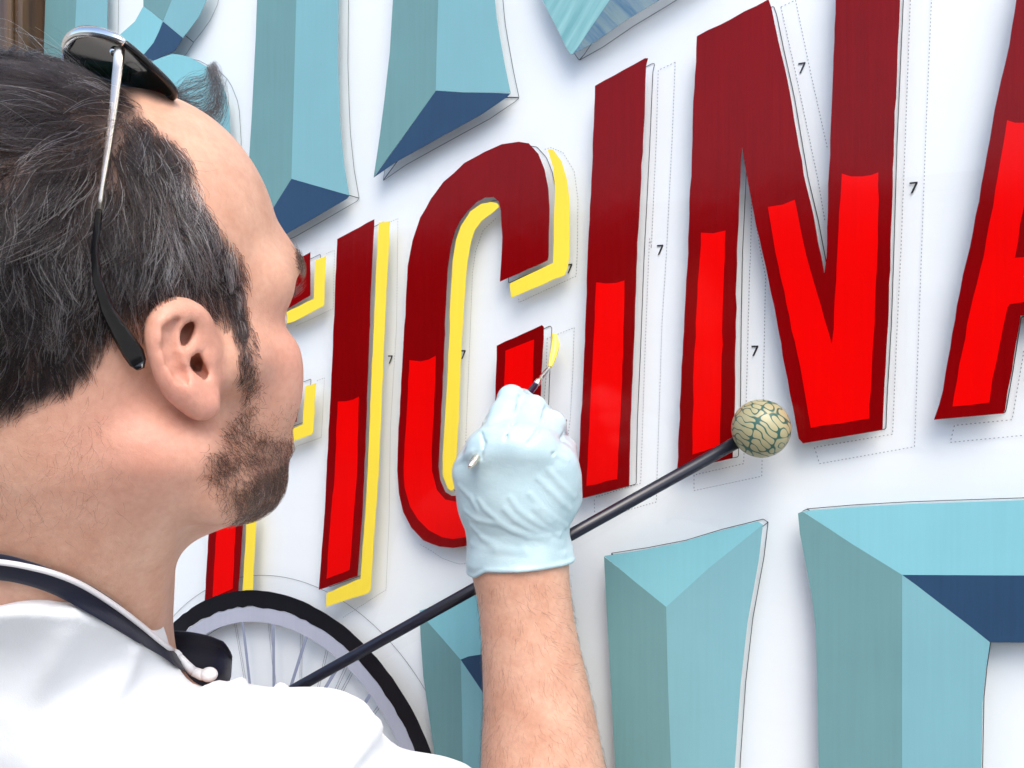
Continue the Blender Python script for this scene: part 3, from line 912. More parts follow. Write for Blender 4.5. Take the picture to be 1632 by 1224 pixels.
# metacarpals fan from the wrist
for mx, my, mz, mr, bx_ in [(775, 722, .668, 32, 800), (812, 712, .662, 32, 818), (850, 716, .663, 32, 838), (882, 740, .674, 30, 858)]:
    hand += [cap(K(bx_, 862, .699), K(mx, my, mz), 38 * .699 / FPX, mr * mz / FPX, .016)]
hand += [cap(K(820, 880, .700), K(826, 800, .686), 54 * .7 / FPX, 62 * .686 / FPX, .02)]
hand += [cap(K(900, 790, .690), K(893, 762, .682), 20 * .69 / FPX, 24 * .68 / FPX, .02)]
hand += fing([(786, 716, .668, 30), (806, 664, .690, 22), (815, 636, .706, 19.5)], .007)       # index, proximal
hand += fing([(815, 636, .706, 19.5), (832, 640, .728, 17), (842, 654, .742, 15)], .003)
hand += fing([(820, 708, .663, 30), (843, 676, .690, 22.5), (849, 654, .702, 21.5)], .005)       # middle
hand += fing([(849, 654, .702, 21.5), (860, 662, .728, 18), (852, 676, .745, 16)], .003)
hand += fing([(854, 716, .664, 29), (872, 692, .690, 22), (880, 677, .700, 19.5)], .005)       # ring
hand += fing([(880, 677, .700, 19.5), (884, 690, .728, 17), (868, 706, .742, 15)], .003)
hand += fing([(884, 740, .673, 28), (892, 726, .690, 22), (898, 716, .702, 17.5)], .006)       # little
hand += fing([(898, 716, .702, 17.5), (898, 726, .726, 15), (884, 738, .736, 14)], .003)
hand += fing([(790, 845, .695, 34), (756, 752, .682, 27), (768, 712, .694, 18), (797, 672, .714, 16), (822, 654, .728, 15)], .010)   # thumb
hand += [cap(K(775, 800, .690), K(790, 750, .684), 34 * .69 / FPX, 34 * .684 / FPX, .018)]

wr = [  # folds in the glove, traced down the back of the hand (crop pixels -> photo pixels)
 [(245, 862), (275, 905), (330, 950), (400, 1003), (470, 1030)], [(390, 853), (425, 905), (480, 950), (540, 985), (610, 1020)],
 [(365, 905), (410, 950), (470, 990), (560, 1025)], [(480, 838), (530, 900), (590, 950), (645, 985)], [(515, 762), (570, 820), (630, 880), (660, 905)],
 [(560, 720), (620, 790), (680, 850)], [(188, 915), (240, 955), (330, 970), (430, 1010), (520, 1030), (615, 1065)],
 [(215, 985), (260, 1030), (330, 1070), (400, 1090)], [(222, 1060), (330, 1088), (450, 1092), (615, 1112)], [(600, 655), (650, 680), (705, 690)],
 [(270, 510), (300, 535), (330, 528)], [(262, 545), (300, 560), (340, 550)], [(620, 1000), (560, 960), (500, 900)],
 [(150, 690), (185, 660), (215, 640)], [(160, 800), (210, 850), (235, 900)]]
def trace(fn, px, py, z0=.36, z1=1.0, off=0.0):
    """first surface met along the sight line through a photograph pixel"""
    d = K(px, py, 1.0); L = np.linalg.norm(d)
    z = z0
    for _ in range(200):
        s = fn(np.array([d * z]))[0] - off
        if s < 0.0002: return z
        z += max(min(s, .02), .0003) / L
        if z > z1: break
    return None

# shallow valleys between the fingers
for L, r_ in (([(828, 634), (826, 650), (818, 676), (806, 700)], .0024), ([(869, 652), (866, 668), (856, 688), (842, 706)], .0022), ([(898, 688), (892, 702), (880, 724)], .0020), ([(768, 690), (772, 706), (768, 730)], .0016)):
    P3 = [K(x, y, (trace(lambda p: sdf(hand, p), x, y, .6, .76) or .71) - .0006) for x, y in L]
    SUBS = chain(P3, [r_ * (1 - .16 * i) for i in range(len(P3))], .003, 'sub')
    hand = hand + SUBS
SKIN_BODY = head + neck + ear + ear_l + torso + arm + forearm + larm + hand
f_body = lambda p: sdf(SKIN_BODY, p)
GL = [q for q in hand + forearm[:2]]
f_hand = lambda p: sdf(GL, p)

# ------------------------------------------------------------------ skin
def skin_mat():
    t = NT('skin')
    v = t.coords()
    n1 = t.noise(v, 42, 6, 0.65); n2 = t.noise(v, 300, 3); n3 = t.noise(v, 1400, 2)
    base = t.ramp(n1, [(0.32, (0.55, 0.292, 0.195)), (0.68, (0.655, 0.395, 0.28))])
    at_ = t.n('ShaderNodeAttribute'); at_.attribute_name = 'flush'
    mx = t.n('ShaderNodeMix', data_type='RGBA', blend_type='MIX')
    t.l(at_.outputs['Fac'], mx.inputs[0]); t.l(base, mx.inputs[6]); mx.inputs[7].default_value = (0.66, 0.27, 0.21, 1)
    ah = t.n('ShaderNodeAttribute'); ah.attribute_name = 'roots'
    m2 = t.n('ShaderNodeMix', data_type='RGBA', blend_type='MIX')
    t.l(ah.outputs['Fac'], m2.inputs[0]); t.l(mx.outputs[2], m2.inputs[6]); m2.inputs[7].default_value = (0.10, 0.065, 0.05, 1)
    sp = t.n('ShaderNodeMix', data_type='RGBA', blend_type='MULTIPLY'); sp.inputs[0].default_value = 0.35
    t.l(m2.outputs[2], sp.inputs[6])
    t.l(t.ramp(n2, [(0.35, (0.82, 0.76, 0.74)), (0.6, (1, 1, 1))]), sp.inputs[7])
    vo = t.n('ShaderNodeTexVoronoi', Scale=38.0, Randomness=1.0)
    t.l(v, vo.inputs['Vector'])
    mo = t.n('ShaderNodeMix', data_type='RGBA', blend_type='MULTIPLY'); mo.inputs[0].default_value = 0.8
    t.l(sp.outputs[2], mo.inputs[6])
    t.l(t.ramp(vo.outputs['Distance'], [(0.022, (0.42, 0.28, 0.22)), (0.05, (1, 1, 1))]), mo.inputs[7])
    t.l(mo.outputs[2], t.p.inputs['Base Color'])
    b = t.bump(n3, 0.35, 0.0005)
    t.l(t.bump(n2, 0.3, 0.0009, b), t.p.inputs['Normal'])
    t.set(Roughness=0.46)
    t.p.inputs['Specular IOR Level'].default_value = 0.4
    t.p.inputs['Subsurface Weight'].default_value = 0.25
    t.p.inputs['Subsurface Radius'].default_value = (0.006, 0.0025, 0.0012)
    t.p.inputs['Subsurface Scale'].default_value = 1.0
    return t.m
M['skin'] = skin_mat()

def glove_mat():
    t = NT('pale_aqua_nitrile')
    v = t.coords()
    n = t.noise(v, 60, 4)
    t.l(t.ramp(n, [(0.3, (0.41, 0.56, 0.605)), (0.7, (0.47, 0.62, 0.655))]), t.p.inputs['Base Color'])
    mp = t.coords((55, 55, 130))
    wn = t.noise(mp, 1.0, 4, 0.5)
    w2 = t.n('ShaderNodeTexNoise', Scale=70.0, Detail=3.0, Distortion=1.6); t.l(v, w2.inputs['Vector'])
    rg = t.n('ShaderNodeMath', operation='SUBTRACT'); rg.inputs[1].default_value = 0.5; t.l(w2.outputs['Fac'], rg.inputs[0])
    ra = t.n('ShaderNodeMath', operation='ABSOLUTE'); t.l(rg.outputs[0], ra.inputs[0])
    fine = t.ramp(ra.outputs[0], [(0.0, (1, 1, 1)), (0.05, (0, 0, 0))])
    t.l(t.bump(fine, 0.10, 0.0005, t.bump(wn, 0.25, 0.0016)), t.p.inputs['Normal'])
    t.set(Roughness=0.32)
    t.p.inputs['Subsurface Weight'].default_value = 0.25
    t.p.inputs['Subsurface Radius'].default_value = (0.003, 0.003, 0.003)
    return t.m
M['glove'] = glove_mat()

def cloth_mat(name, col, sc=1.0, rough=0.85):
    t = NT(name)
    v = t.coords()
    n = t.noise(v, 20, 3); n2 = t.noise(v, 1500, 2); n3 = t.noise(v, 9, 4)
    t.l(t.ramp(n, [(0.3, lerp3(col, 0.95)), (0.7, lerp3(col, 1.02))]), t.p.inputs['Base Color'])
    b = t.bump(n2, 0.25, 0.0005)
    t.l(t.bump(n3, 0.35, 0.010 * sc, b), t.p.inputs['Normal'])
    t.set(Roughness=rough)
    t.p.inputs['Sheen Weight'].default_value = 0.15
    t.p.inputs['Specular IOR Level'].default_value = 0.2
    return t.m
M['tee'] = cloth_mat('white_jersey', (0.72, 0.74, 0.755))
M['apron'] = cloth_mat('dark_navy_canvas', (0.012, 0.014, 0.03), 0.4)
M['jeans'] = cloth_mat('blue_denim', (0.05, 0.07, 0.13))
M['shoe'] = plain('black_shoe_leather', (0.02, 0.02, 0.02), 0.4)
M['white_plastic'] = plain('white_plastic', (0.80, 0.80, 0.80), 0.3, 0.03)
M['grey_rubber'] = plain('light_grey_cable', (0.62, 0.61, 0.62), 0.45, 0.05)

# ------------------------------------------------------------------ the person
person = empty('person', cam2world(np.array([[CHEST[0], -1.6, CHEST[2]]]))[0])
tag(person, 'man in a white t-shirt painting the window with a gloved hand', 'person')
lo, hi = (-.56, -.62, .33), (.16, .215, 1.00)
body, BV, BQ = sdf_mesh('body', f_body, lo, hi, .0016, M['skin'], person, 6, keep=lambda v: v[:, 1] > -.60)

# glove
def glove_fn(p):
    d = f_hand(p) - .0011
    for ln in GW:
        d = ln(d, p)
    return d
GW = []
for L in wr:
    pts = [(680 + x / 2.914, 500 + y / 2.914) for x, y in L]
    P3 = []
    for x, y in pts:
        z = trace(f_hand, x, y, .6, .76)
        if z: P3.append(K(x, y, z + .0004))
    if len(P3) >= 2:
        m = len(P3)
        rr = [.0016 * (0.45 + 0.55 * math.sin(math.pi * (i + .6) / (m + .2))) for i in range(m)]
        pr = chain(P3, rr, .0022)
        def add(d, p, pr=pr):
            lo_ = np.min([q.c - q.R for q in pr], 0) - .004; hi_ = np.max([q.c + q.R for q in pr], 0) + .004
            idx = np.nonzero(((p > lo_) & (p < hi_)).all(1))[0]
            if len(idx) == 0: return d
            d = d.copy()
            e = np.min([q.ev(p[idx]) for q in pr], 0)
            h = np.maximum(.003 - np.abs(e - d[idx]), 0) / .003
            d[idx] = np.minimum(e, d[idx]) - h * h * .003 * .25
            return d
        GW.append(add)
# the cuff: looser, with a rolled bead at its end and a flap hanging on the thumb side
CUFF = [(751, 872, .692), (790, 868, .672), (834, 868, .668), (872, 872, .674), (896, 882, .694)]
def cuff_fn(p):
    c0, c1 = K(826, 846, .699), K(828, 893, .700)
    ax = (c1 - c0) / np.linalg.norm(c1 - c0)
    t = (p - c0) @ ax
    ang = np.arctan2(p[:, 2] - .70, p[:, 0] - c0[0])
    lim = .0225 + .0012 * np.sin(ang * 2 + 1) + .006 * np.clip(-(p[:, 0] - K(775, 890, .7)[0]) / .008, 0, 1)
    return t - lim, t
def glove_all(p):
    d = glove_fn(p)
    e, t = cuff_fn(p)
    fl = np.clip((t + .004) / .024, 0, 1)
    ang = np.arctan2(p[:, 2] - .70, p[:, 0] - K(828, 880, .7)[0])
    d = d - fl * (.0046 + .0008 * np.sin(ang * 5 + t * 120)) - .0010 * np.exp(-((e + .0016) / .0018) ** 2)
    return np.maximum(d, e)
glo, ghi = K(690, 945, .76), K(960, 590, .60)
g_o, GVv, GQ = sdf_mesh('glove', glove_all, (-.062, -.158, .62), (.062, .006, .775), .00115, M['glove'], person, 5)
g_o['label'] = 'pale aqua disposable glove on the painting hand'

# t-shirt
SH = neck + torso + arm + larm[:2]
def folds(p):
    u = (p - CHEST) @ TM.T
    w_ = .0040 * np.sin(u[:, 0] * 46 + u[:, 1] * 30 + 2.0 * np.sin(u[:, 1] * 21)) * np.exp(-((u[:, 0] - .10) / .10) ** 2)
    w_ += .0040 * np.sin(u[:, 0] * 20 - u[:, 1] * 60 + 1.5 * np.sin(u[:, 0] * 33))
    w_ += .0045 * (1 - 2 * np.abs(np.sin((p[:, 0] * 60 + p[:, 1] * 46 + .7 + 1.2 * np.sin(p[:, 1] * 38 + p[:, 2] * 30)) / 1.6)) ** .8) * np.exp(-(((p - S_R) ** 2).sum(1)) / .012)
    return w_
_sh = lambda p: sdf(SH, p) - .0085
NL = [K(a_, b_, trace(_sh, a_, b_ + 3) or .53) for a_, b_ in ((-60, 972), (0, 970), (60, 965), (120, 967), (171, 988), (214, 1018), (248, 1039), (291, 1064), (318, 1078))]
NLX = np.array([NL[0][0] - .05] + [q[0] for q in NL] + [NL[-1][0] + .004, NL[-1][0] + .012])
NLY = np.array([NL[0][1] + .01] + [q[1] for q in NL] + [NL[-1][1] + .001, NL[-1][1] + .004])
CREASE = []
for L, r_ in (([(345, 1092), (312, 1114), (288, 1152), (272, 1235)], .0050), ([(447, 1096), (432, 1132), (412, 1182), (404, 1240)], .0055), ([(385, 1086), (366, 1112), (352, 1166)], .0040),
              ([(574, 1134), (540, 1152), (498, 1172), (455, 1184)], .0050), ([(600, 1158), (576, 1182), (552, 1222)], .0045), ([(212, 1034), (196, 1072), (160, 1122), (112, 1186)], .0050),
              ([(100, 1010), (80, 1060), (40, 1130)], .0045), ([(520, 1120), (500, 1130), (470, 1136)], .0035)):
    P3 = [K(a_, b_, (trace(_sh, a_, b_) or .5) + .0012) for a_, b_ in catmull(L, 3)]
    m_ = len(P3)
    CREASE += [chain(P3, [r_ * (.35 + .65 * math.sin(math.pi * (i + .5) / m_)) for i in range(m_)], .01)]
def shirt_fn(p):
    d = sdf(SH, p) - .0085 - folds(p)
    for pr in CREASE:
        lo_ = np.min([q.c - q.R for q in pr], 0) - .03; hi_ = np.max([q.c + q.R for q in pr], 0) + .03
        idx = np.nonzero(((p > lo_) & (p < hi_)).all(1))[0]
        if len(idx) == 0: continue
        e_ = np.min([q.ev(p[idx]) for q in pr], 0)
        h_ = np.maximum(.011 - np.abs(e_ - d[idx]), 0) / .011
        d[idx] = np.minimum(e_, d[idx]) - h_ * h_ * .011 * .25
    e = p[:, 1] - np.interp(p[:, 0], NLX, NLY) + 1.5 * np.clip(p[:, 2] - .505, 0, .05) * (np.abs(p[:, 0] + .21) < .14) - .0012 * np.sin(p[:, 0] * 160)     # neckline
    h = np.maximum(.006 - np.abs(d - e), 0) / .006
    d = np.maximum(d, e) + h * h * .006 * .25
    # hems at the sleeve ends
    for s_, e_ in ((S_R, ELB), (S_L, EL_L)):
        ax = (e_ - s_) / np.linalg.norm(e_ - s_)
        t = (p - s_) @ ax
        near = np.linalg.norm(p - (s_ + np.clip(t, 0, .4)[:, None] * ax), axis=1) < .11
        d = np.where(near & (t > .1), np.maximum(d, t - .205), d)
    return d
sh_o, SV, SQ = sdf_mesh('t_shirt', shirt_fn, (-.60, -.74, .33), (.10, -.06, .90), .0032, M['tee'], person, 5, keep=lambda v: v[:, 1] > -.72, slack=1.8)

# trousers and shoes, out of the picture below
hipL, hipR = CHEST - TR * .085 + TU * -.50, CHEST + TR * .085 + TU * -.50
ft = -1.6
def foot(h, dx): return np.array([h[0] + dx, ft + .09, h[2] - .02])
fL, fR = foot(hipL, -.05), foot(hipR, .03)
TRO = [ell(CHEST + TU * -.50, (.18, .13, .125), TM, .04)]
for h_, f_ in ((hipL, fL), (hipR, fR)):
    kn = (h_ + f_) / 2 + TF * .02
    TRO += [cap(h_, kn, .095, .068, .04), cap(kn, f_ + TU * .02, .068, .055, .02)]
sdf_mesh('trousers', lambda p: np.maximum(sdf(TRO, p, True), p[:, 1] + .715), (-.62, -1.62, .30), (.12, -.60, .95), .009, M['jeans'], person, 3)
for f_ in (fL, fR):
    shp = [cap(f_ + TU * -.045 - TF * .05, f_ + TU * -.05 + TF * .14, .040, .034, .02), cap(f_, f_ + TU * -.05, .045, .042, .02)]
    sdf_mesh('shoe', lambda p: np.maximum(sdf(shp, p, True), (ft + .001) - p[:, 1]), f_ - .3, f_ + .3, .006, M['shoe'], person, 3)
# ------------------------------------------------------------------ eyes
M['eye_white'] = plain('eye_white', (0.75, 0.72, 0.70), 0.15, 0.03)
M['iris'] = plain('brown_iris', (0.06, 0.03, 0.015), 0.1)
def ball_mesh(name, c, r, mat, parent, seg=24, rings=16, rot=None):
    bm = bmesh.new()
    bmesh.ops.create_uvsphere(bm, u_segments=seg, v_segments=rings, radius=1.0)
    me = bpy.data.meshes.new(name); bm.to_mesh(me); bm.free()
    me.polygons.foreach_set('use_smooth', [True] * len(me.polygons))
    r = np.ones(3) * r
    A = np.eye(3) if rot is None else np.asarray(rot)
    for vv in me.vertices: vv.co = Vector(np.asarray(c) + A @ (np.array(vv.co) * r))
    return link(name, me, mat, parent)
for s_ in (1, -1):
    e_ = ball_mesh('eye', cam2world(H(.0635, .033 * s_, .011))[0], .0122, M['eye_white'], person)
    ball_mesh('iris', cam2world(H(.0705, .033 * s_, .011))[0], .0058, M['iris'], e_)

# ------------------------------------------------------------------ clothing at the neck: apron strap and bib
f_near = lambda p: np.minimum(f_body(p), shirt_fn(p))
def lay(px, py, off):
    z = trace(f_near, px, py, .36, .75, 0.0)
    return None if z is None else z - off
def poly_px(P, n):
    P = [np.array(p, float) for p in catmull(P, 8)]
    L = np.concatenate([[0], np.cumsum([np.linalg.norm(P[i + 1] - P[i]) for i in range(len(P) - 1)])])
    t = np.linspace(0, L[-1], n)
    return np.stack([np.interp(t, L, [p[k] for p in P]) for k in (0, 1)], 1)
NS = 40
up_ = poly_px([(-60, 880), (0, 884), (43, 895), (86, 910), (128, 927), (171, 952), (214, 985), (257, 1021), (276, 1040), (297, 1062)], NS)
lo_ = poly_px([(-60, 922), (0, 925), (43, 933), (86, 948), (128, 970), (171, 995), (214, 1021), (257, 1046), (280, 1062), (300, 1074)], NS)
rows = []
NW = 7
for i in range(NS):
    for k in range(NW):
        q = up_[i] + (lo_[i] - up_[i]) * k / (NW - 1)
        rows.append([q[0], q[1], lay(q[0], q[1], .0035 + .0010 * math.sin(math.pi * k / (NW - 1)))])
zs = np.array([[r[2] if r[2] is not None else np.nan for r in rows[i * NW:(i + 1) * NW]] for i in range(NS)])
for i in range(NS):                                         # where the sight line slips past the neck keep going at the last depth
    for k in range(NW):
        if np.isnan(zs[i, k]): zs[i, k] = zs[i - 1, k] + .002
for _ in range(6):
    zs[1:-1] = np.minimum(zs[1:-1], (zs[:-2] + zs[2:]) / 2 + .0002)
    zs[:, 1:-1] = np.minimum(zs[:, 1:-1], (zs[:, :-2] + zs[:, 2:]) / 2 + .0004)
def slab(name, G, th_, mat, parent):
    """a cloth patch: grid of camera-axis points given thickness away from the camera"""
    n, m = G.shape[:2]
    F0 = cam2world(G.reshape(-1, 3)); F1 = cam2world((G + np.array([0, 0, th_])).reshape(-1, 3))
    v = np.concatenate([F0, F1]); N = n * m; f = []
    for i in range(n - 1):
        for k in range(m - 1):
            a = i * m + k
            f += [(a, a + 1, a + m + 1, a + m), (N + a, N + a + m, N + a + m + 1, N + a + 1)]
    for i in range(n - 1):
        for k in (0, m - 1):
            a = i * m + k; f.append((a, a + m, N + a + m, N + a))
    for k in range(m - 1):
        for i in (0, n - 1):
            a = i * m + k; f.append((a, a + 1, N + a + 1, N + a))
    bm = bmesh.new()
    vs = [bm.verts.new(x) for x in v]
    for q in f: bm.faces.new([vs[i] for i in q])
    bmesh.ops.recalc_face_normals(bm, faces=bm.faces)
    me = bpy.data.meshes.new(name); bm.to_mesh(me); bm.free()
    me.polygons.foreach_set('use_smooth', [True] * len(me.polygons))
    return link(name, me, mat, parent)
G = np.zeros((NS, NW, 3))
for i in range(NS):
    for k in range(NW):
        G[i, k] = K(rows[i * NW + k][0], rows[i * NW + k][1], zs[i, k])
apron = slab('apron', G, .0018, M['apron'], person)
apron['label'] = 'dark navy apron with its strap around the neck'
# the bib corner that shows beyond the neck
top_ = poly_px([(236, 1003), (268, 1006), (300, 1008), (330, 1014), (346, 1020), (355, 1024), (364, 1036), (369, 1047)], 22)
bot_ = poly_px([(236, 1110), (268, 1115), (300, 1118), (330, 1116), (344, 1112), (352, 1106), (360, 1098), (367, 1080)], 22)
G = np.zeros((22, 10, 3))
for i in range(22):
    for k in range(10):
        q = top_[i] + (bot_[i] - top_[i]) * k / 9
        u = i / 21
        zz = .600 - .030 * u + .012 * math.sin(u * 5.2 + k * .25) + .006 * math.sin(k * .9) + (.016 * max(0, (u - .72) / .28) ** 2)
        G[i, k] = K(q[0], q[1], zz)
slab('strap_fold', G, .002, M['apron'], apron)

# ------------------------------------------------------------------ hair
def hair_mat(name, rough=0.32):
    t = NT(name)
    t.t.nodes.remove(t.p)
    h = t.n('ShaderNodeBsdfHairPrincipled')
    h.parametrization = 'COLOR'
    a = t.n('ShaderNodeAttribute'); a.attribute_name = 'strand_color'
    t.l(a.outputs['Color'], h.inputs['Color'])
    h.inputs['Roughness'].default_value = rough
    h.inputs['Radial Roughness'].default_value = 0.4
    h.inputs['Random Roughness'].default_value = 0.2
    h.inputs['IOR'].default_value = 1.38
    t.l(h.outputs[0], t.out.inputs['Surface'])
    return t.m
M['hair'] = hair_mat('dark_greying_hair', 0.34)

def in_poly(P, x, y):
    P = np.asarray(P, float); c = np.zeros(len(x), bool)
    for i in range(len(P)):
        (x0, y0), (x1, y1) = P[i - 1], P[i]
        m = ((y0 > y) != (y1 > y)) & (x < (x1 - x0) * (y - y0) / (y1 - y0 + 1e-12) + x0)
        c ^= m
    return c
def edge_dist(P, x, y):
    P = np.asarray(P, float); d = np.full(len(x), 1e9)
    for i in range(len(P)):
        a, b = P[i - 1], P[i]; ab = b - a
        t = np.clip(((x - a[0]) * ab[0] + (y - a[1]) * ab[1]) / (ab @ ab + 1e-9), 0, 1)
        d = np.minimum(d, np.hypot(x - a[0] - t * ab[0], y - a[1] - t * ab[1]))
    return d
def px_of(p):
    return 816 + p[:, 0] / p[:, 2] * FPX, 612 - p[:, 1] / p[:, 2] * FPX
def mirror_right(p):
    """(points mirrored to the head's right side, was-mirrored)"""
    q = (p - HO) @ HM.T
    m = q[:, 1] < 0
    q2 = q.copy(); q2[:, 1] = np.abs(q2[:, 1])
    return HO + q2 @ HM, m
def flip_vec(vv, m):
    q = vv @ HM.T
    q[m, 1] *= -1
    return q @ HM

tri_a = BV[BQ[:, 0]]; tri_b = BV[BQ[:, 1]]; tri_c = BV[BQ[:, 2]]; tri_d = BV[BQ[:, 3]]
FN = np.cross(tri_c - tri_a, tri_d - tri_b); FA = np.linalg.norm(FN, axis=1) / 2
FN = FN / (2 * FA[:, None] + 1e-12)
FC = (tri_a + tri_b + tri_c + tri_d) / 4
# outward test on one point, so that the normals leave the body
sgn = np.sign(np.median(f_body(FC[::997] + FN[::997] * .002)))
FN = FN * sgn
def sample(idx, n):
    pr = FA[idx] / FA[idx].sum()
    k = rng.choice(idx, n, p=pr)
    u, v_ = rng.random(n), rng.random(n)
    P = (tri_a[k] * ((1 - u) * (1 - v_))[:, None] + tri_b[k] * (u * (1 - v_))[:, None] + tri_c[k] * (u * v_)[:, None] + tri_d[k] * ((1 - u) * v_)[:, None])
    return P, FN[k]

def make_curves(name, pts, rad, cols, mat, parent, taper=True):
    """pts N x n x 3 in camera axes, rad N, cols N x 3"""
    N, n = pts.shape[:2]
    cu = bpy.data.hair_curves.new(name)
    cu.add_curves([n] * N)
    W = cam2world(pts.reshape(-1, 3)).astype(np.float32)
    cu.attributes['position'].data.foreach_set('vector', W.ravel())
    ra = cu.attributes.new('radius', 'FLOAT', 'POINT') if 'radius' not in cu.attributes else cu.attributes['radius']
    prof = np.linspace(1, .35, n) if taper else np.ones(n)
    ra.data.foreach_set('value', (rad[:, None] * prof[None]).astype(np.float32).ravel())
    ca = cu.attributes.new('strand_color', 'FLOAT_COLOR', 'CURVE')
    ca.data.foreach_set('color', np.concatenate([cols, np.ones((N, 1))], 1).astype(np.float32).ravel())
    o = bpy.data.objects.new(name, cu); COL.objects.link(o)
    cu.materials.append(mat)
    o.parent = parent; o.matrix_parent_inverse = parent.matrix_basis.inverted()
    return o

HAIRLINE = [(225, 128), (228, 165), (240, 190), (262, 208), (286, 222), (302, 245), (314, 283), (322, 317), (338, 338), (352, 362), (379, 387), (397, 427), (394, 477), (405, 523), (412, 557), (410, 603), (404, 640), (390, 650), (381, 610), (377, 583), (371, 550), (362, 523), (345, 499), (322, 488), (277, 470), (240, 488), (208, 507), (186, 527), (177, 557), (163, 590), (133, 620), (93, 645), (33, 672), (0, 690), (-300, 720), (-900, 600), (-900, -400), (225, -400)]
CTRL = np.array([
 (40, 80, -.8, -.5, 34, 1.15, .02), (100, 110, -1, -.3, 34, 1.0, .02), (150, 130, -1, -.15, 32, .7, .02), (200, 140, -.95, .15, 32, .5, .02), (225, 160, -.8, .5, 32, .42, .03), (250, 212, -.35, 1, 28, .35, .12),
 (150, 200, -1, .30, 34, .4, .04), (60, 200, -1, .10, 34, .45, .06), (0, 140, -.9, -.3, 34, 1.1, .03), (0, 190, -1, 0, 32, .6, .03), (-100, 200, -1, .2, 30, .5, .03), (200, 250, -.35, 1, 30, .35, .08),
 (290, 262, .05, 1, 20, .4, .35), (285, 330, .25, .95, 24, .55, .55), (345, 385, .30, .9, 15, .5, .28), (385, 440, .15, 1, 12, .4, .12), (392, 540, .12, 1, 10, .35, .06), (396, 620, .05, 1, 7, .4, .04),
 (150, 320, .05, 1, 32, .30, .16), (60, 310, -.25, 1, 32, .35, .16), (230, 390, .22, 1, 27, .35, .45), (300, 430, .45, .85, 18, .4, .35), (100, 430, .12, 1, 28, .3, .22), (20, 430, .0, 1, 28, .3, .2),
 (200, 460, .3, 1, 18, .28, .2), (100, 545, .15, 1, 18, .22, .1), (20, 560, .05, 1, 20, .25, .1), (40, 640, -.35, .95, 10, .15, .04), (120, 600, .0, 1, 11, .2, .05), (170, 550, .12, 1, 9, .2, .05), (-200, 450, -.2, 1, 26, .3, .1)], float)
def field(x, y):
    d2 = (x[:, None] - CTRL[None, :, 0]) ** 2 + (y[:, None] - CTRL[None, :, 1]) ** 2
    wt = 1 / (d2 + 300) ** 1.6
    wt /= wt.sum(1, keepdims=True)
    return wt @ CTRL[:, 2:]
f_head = lambda p: sdf(head + neck, p)
def grad(fn, p, e=.0008):
    g = np.stack([fn(p + np.eye(3)[k] * e) - fn(p - np.eye(3)[k] * e) for k in range(3)], 1)
    return g / (np.linalg.norm(g, axis=1, keepdims=True) + 1e-9)
def lowf(p, s, ph):
    return np.stack([np.sin(p[:, 0] * s + 2 * np.sin(p[:, 1] * s * .8 + ph)), np.sin(p[:, 1] * s * 1.1 + 2 * np.sin(p[:, 2] * s * .9 + ph * 2)), np.sin(p[:, 2] * s + 2 * np.sin(p[:, 0] * s * .7 + ph * 3))], 1)

mq, mm = mirror_right(FC)
fx, fy = px_of(mq)
onhead = (f_head(FC) < .0012) & (np.abs(((FC - HO) @ HM.T)[:, 2]) < .2)
scalp = np.nonzero(onhead & in_poly(HAIRLINE, fx, fy))[0]
def grow(P, Nn, n, ln, T, lift, fn, curl=0.0, keepout=.0006, jit=.12, gpull=0.0, vols=None):
    """march strands over the skin: follow tangent T, rise by lift, never sink under the surface"""
    N = len(P)
    pts = np.zeros((N, n, 3)); pts[:, 0] = P - Nn * .0008
    cur = P.copy(); nn2 = Nn.copy()
    D = T + rng.normal(0, jit, (N, 3))
    ph = rng.uniform(0, 6.28, N)
    B = np.cross(Nn, T)
    for i in range(1, n):
        s = i / (n - 1)
        Dt = D - (D * nn2).sum(1, keepdims=True) * nn2
        Dt /= np.linalg.norm(Dt, axis=1, keepdims=True) + 1e-9
        lf = lift * (1.35 - 1.9 * s)
        v = Dt + nn2 * lf[:, None] + B * (curl * np.sin(ph + s * 5.5))[:, None] + np.array([0, -gpull * s, 0])
        v /= np.linalg.norm(v, axis=1, keepdims=True)
        cur = cur + v * (ln / (n - 1))[:, None]
        if fn is not None:
            d = fn(cur)
            low = d < keepout
            if low.any():
                g = grad(fn, cur[low]); cur[low] += g * (keepout - d[low])[:, None]; nn2[low] = g
        pts[:, i] = cur
    return pts

NH = 46000
P, Nn = sample(scalp, NH)
mp_, mr_ = mirror_right(P)
x, y = px_of(mp_)
ed = edge_dist(HAIRLINE, x, y)
keep = rng.random(NH) < np.clip((ed + 2) / np.where((y > 520) & (x < 230), 42, 20), .03, 1) ** 1.2
P, Nn, mp_, mr_, x, y, ed = [q[keep] for q in (P, Nn, mp_, mr_, x, y, ed)]
F = field(x, y)
Fd = F[:, :2] + .32 * lowf(mp_, 75, 1.0)[:, :2] + .24 * lowf(mp_, 210, 2.0)[:, :2]
T = np.stack([Fd[:, 0], -Fd[:, 1], np.zeros(len(Fd))], 1)
T[:, 2] += .0
T = flip_vec(T, mr_)
T -= (T * Nn).sum(1, keepdims=True) * Nn
T /= np.linalg.norm(T, axis=1, keepdims=True) + 1e-9
ln = F[:, 2] * .001 * rng.uniform(.65, 1.3, len(P)) * np.where((y > 520) & (x < 230), np.clip(.22 + ed / 80, .22, 1), np.clip(.45 + ed / 28, .45, 1))
lift = F[:, 3] * rng.uniform(.5, 1.35, len(P))
HP = grow(P, Nn, 8, ln, T, lift, f_head, .30, .0008, .17)
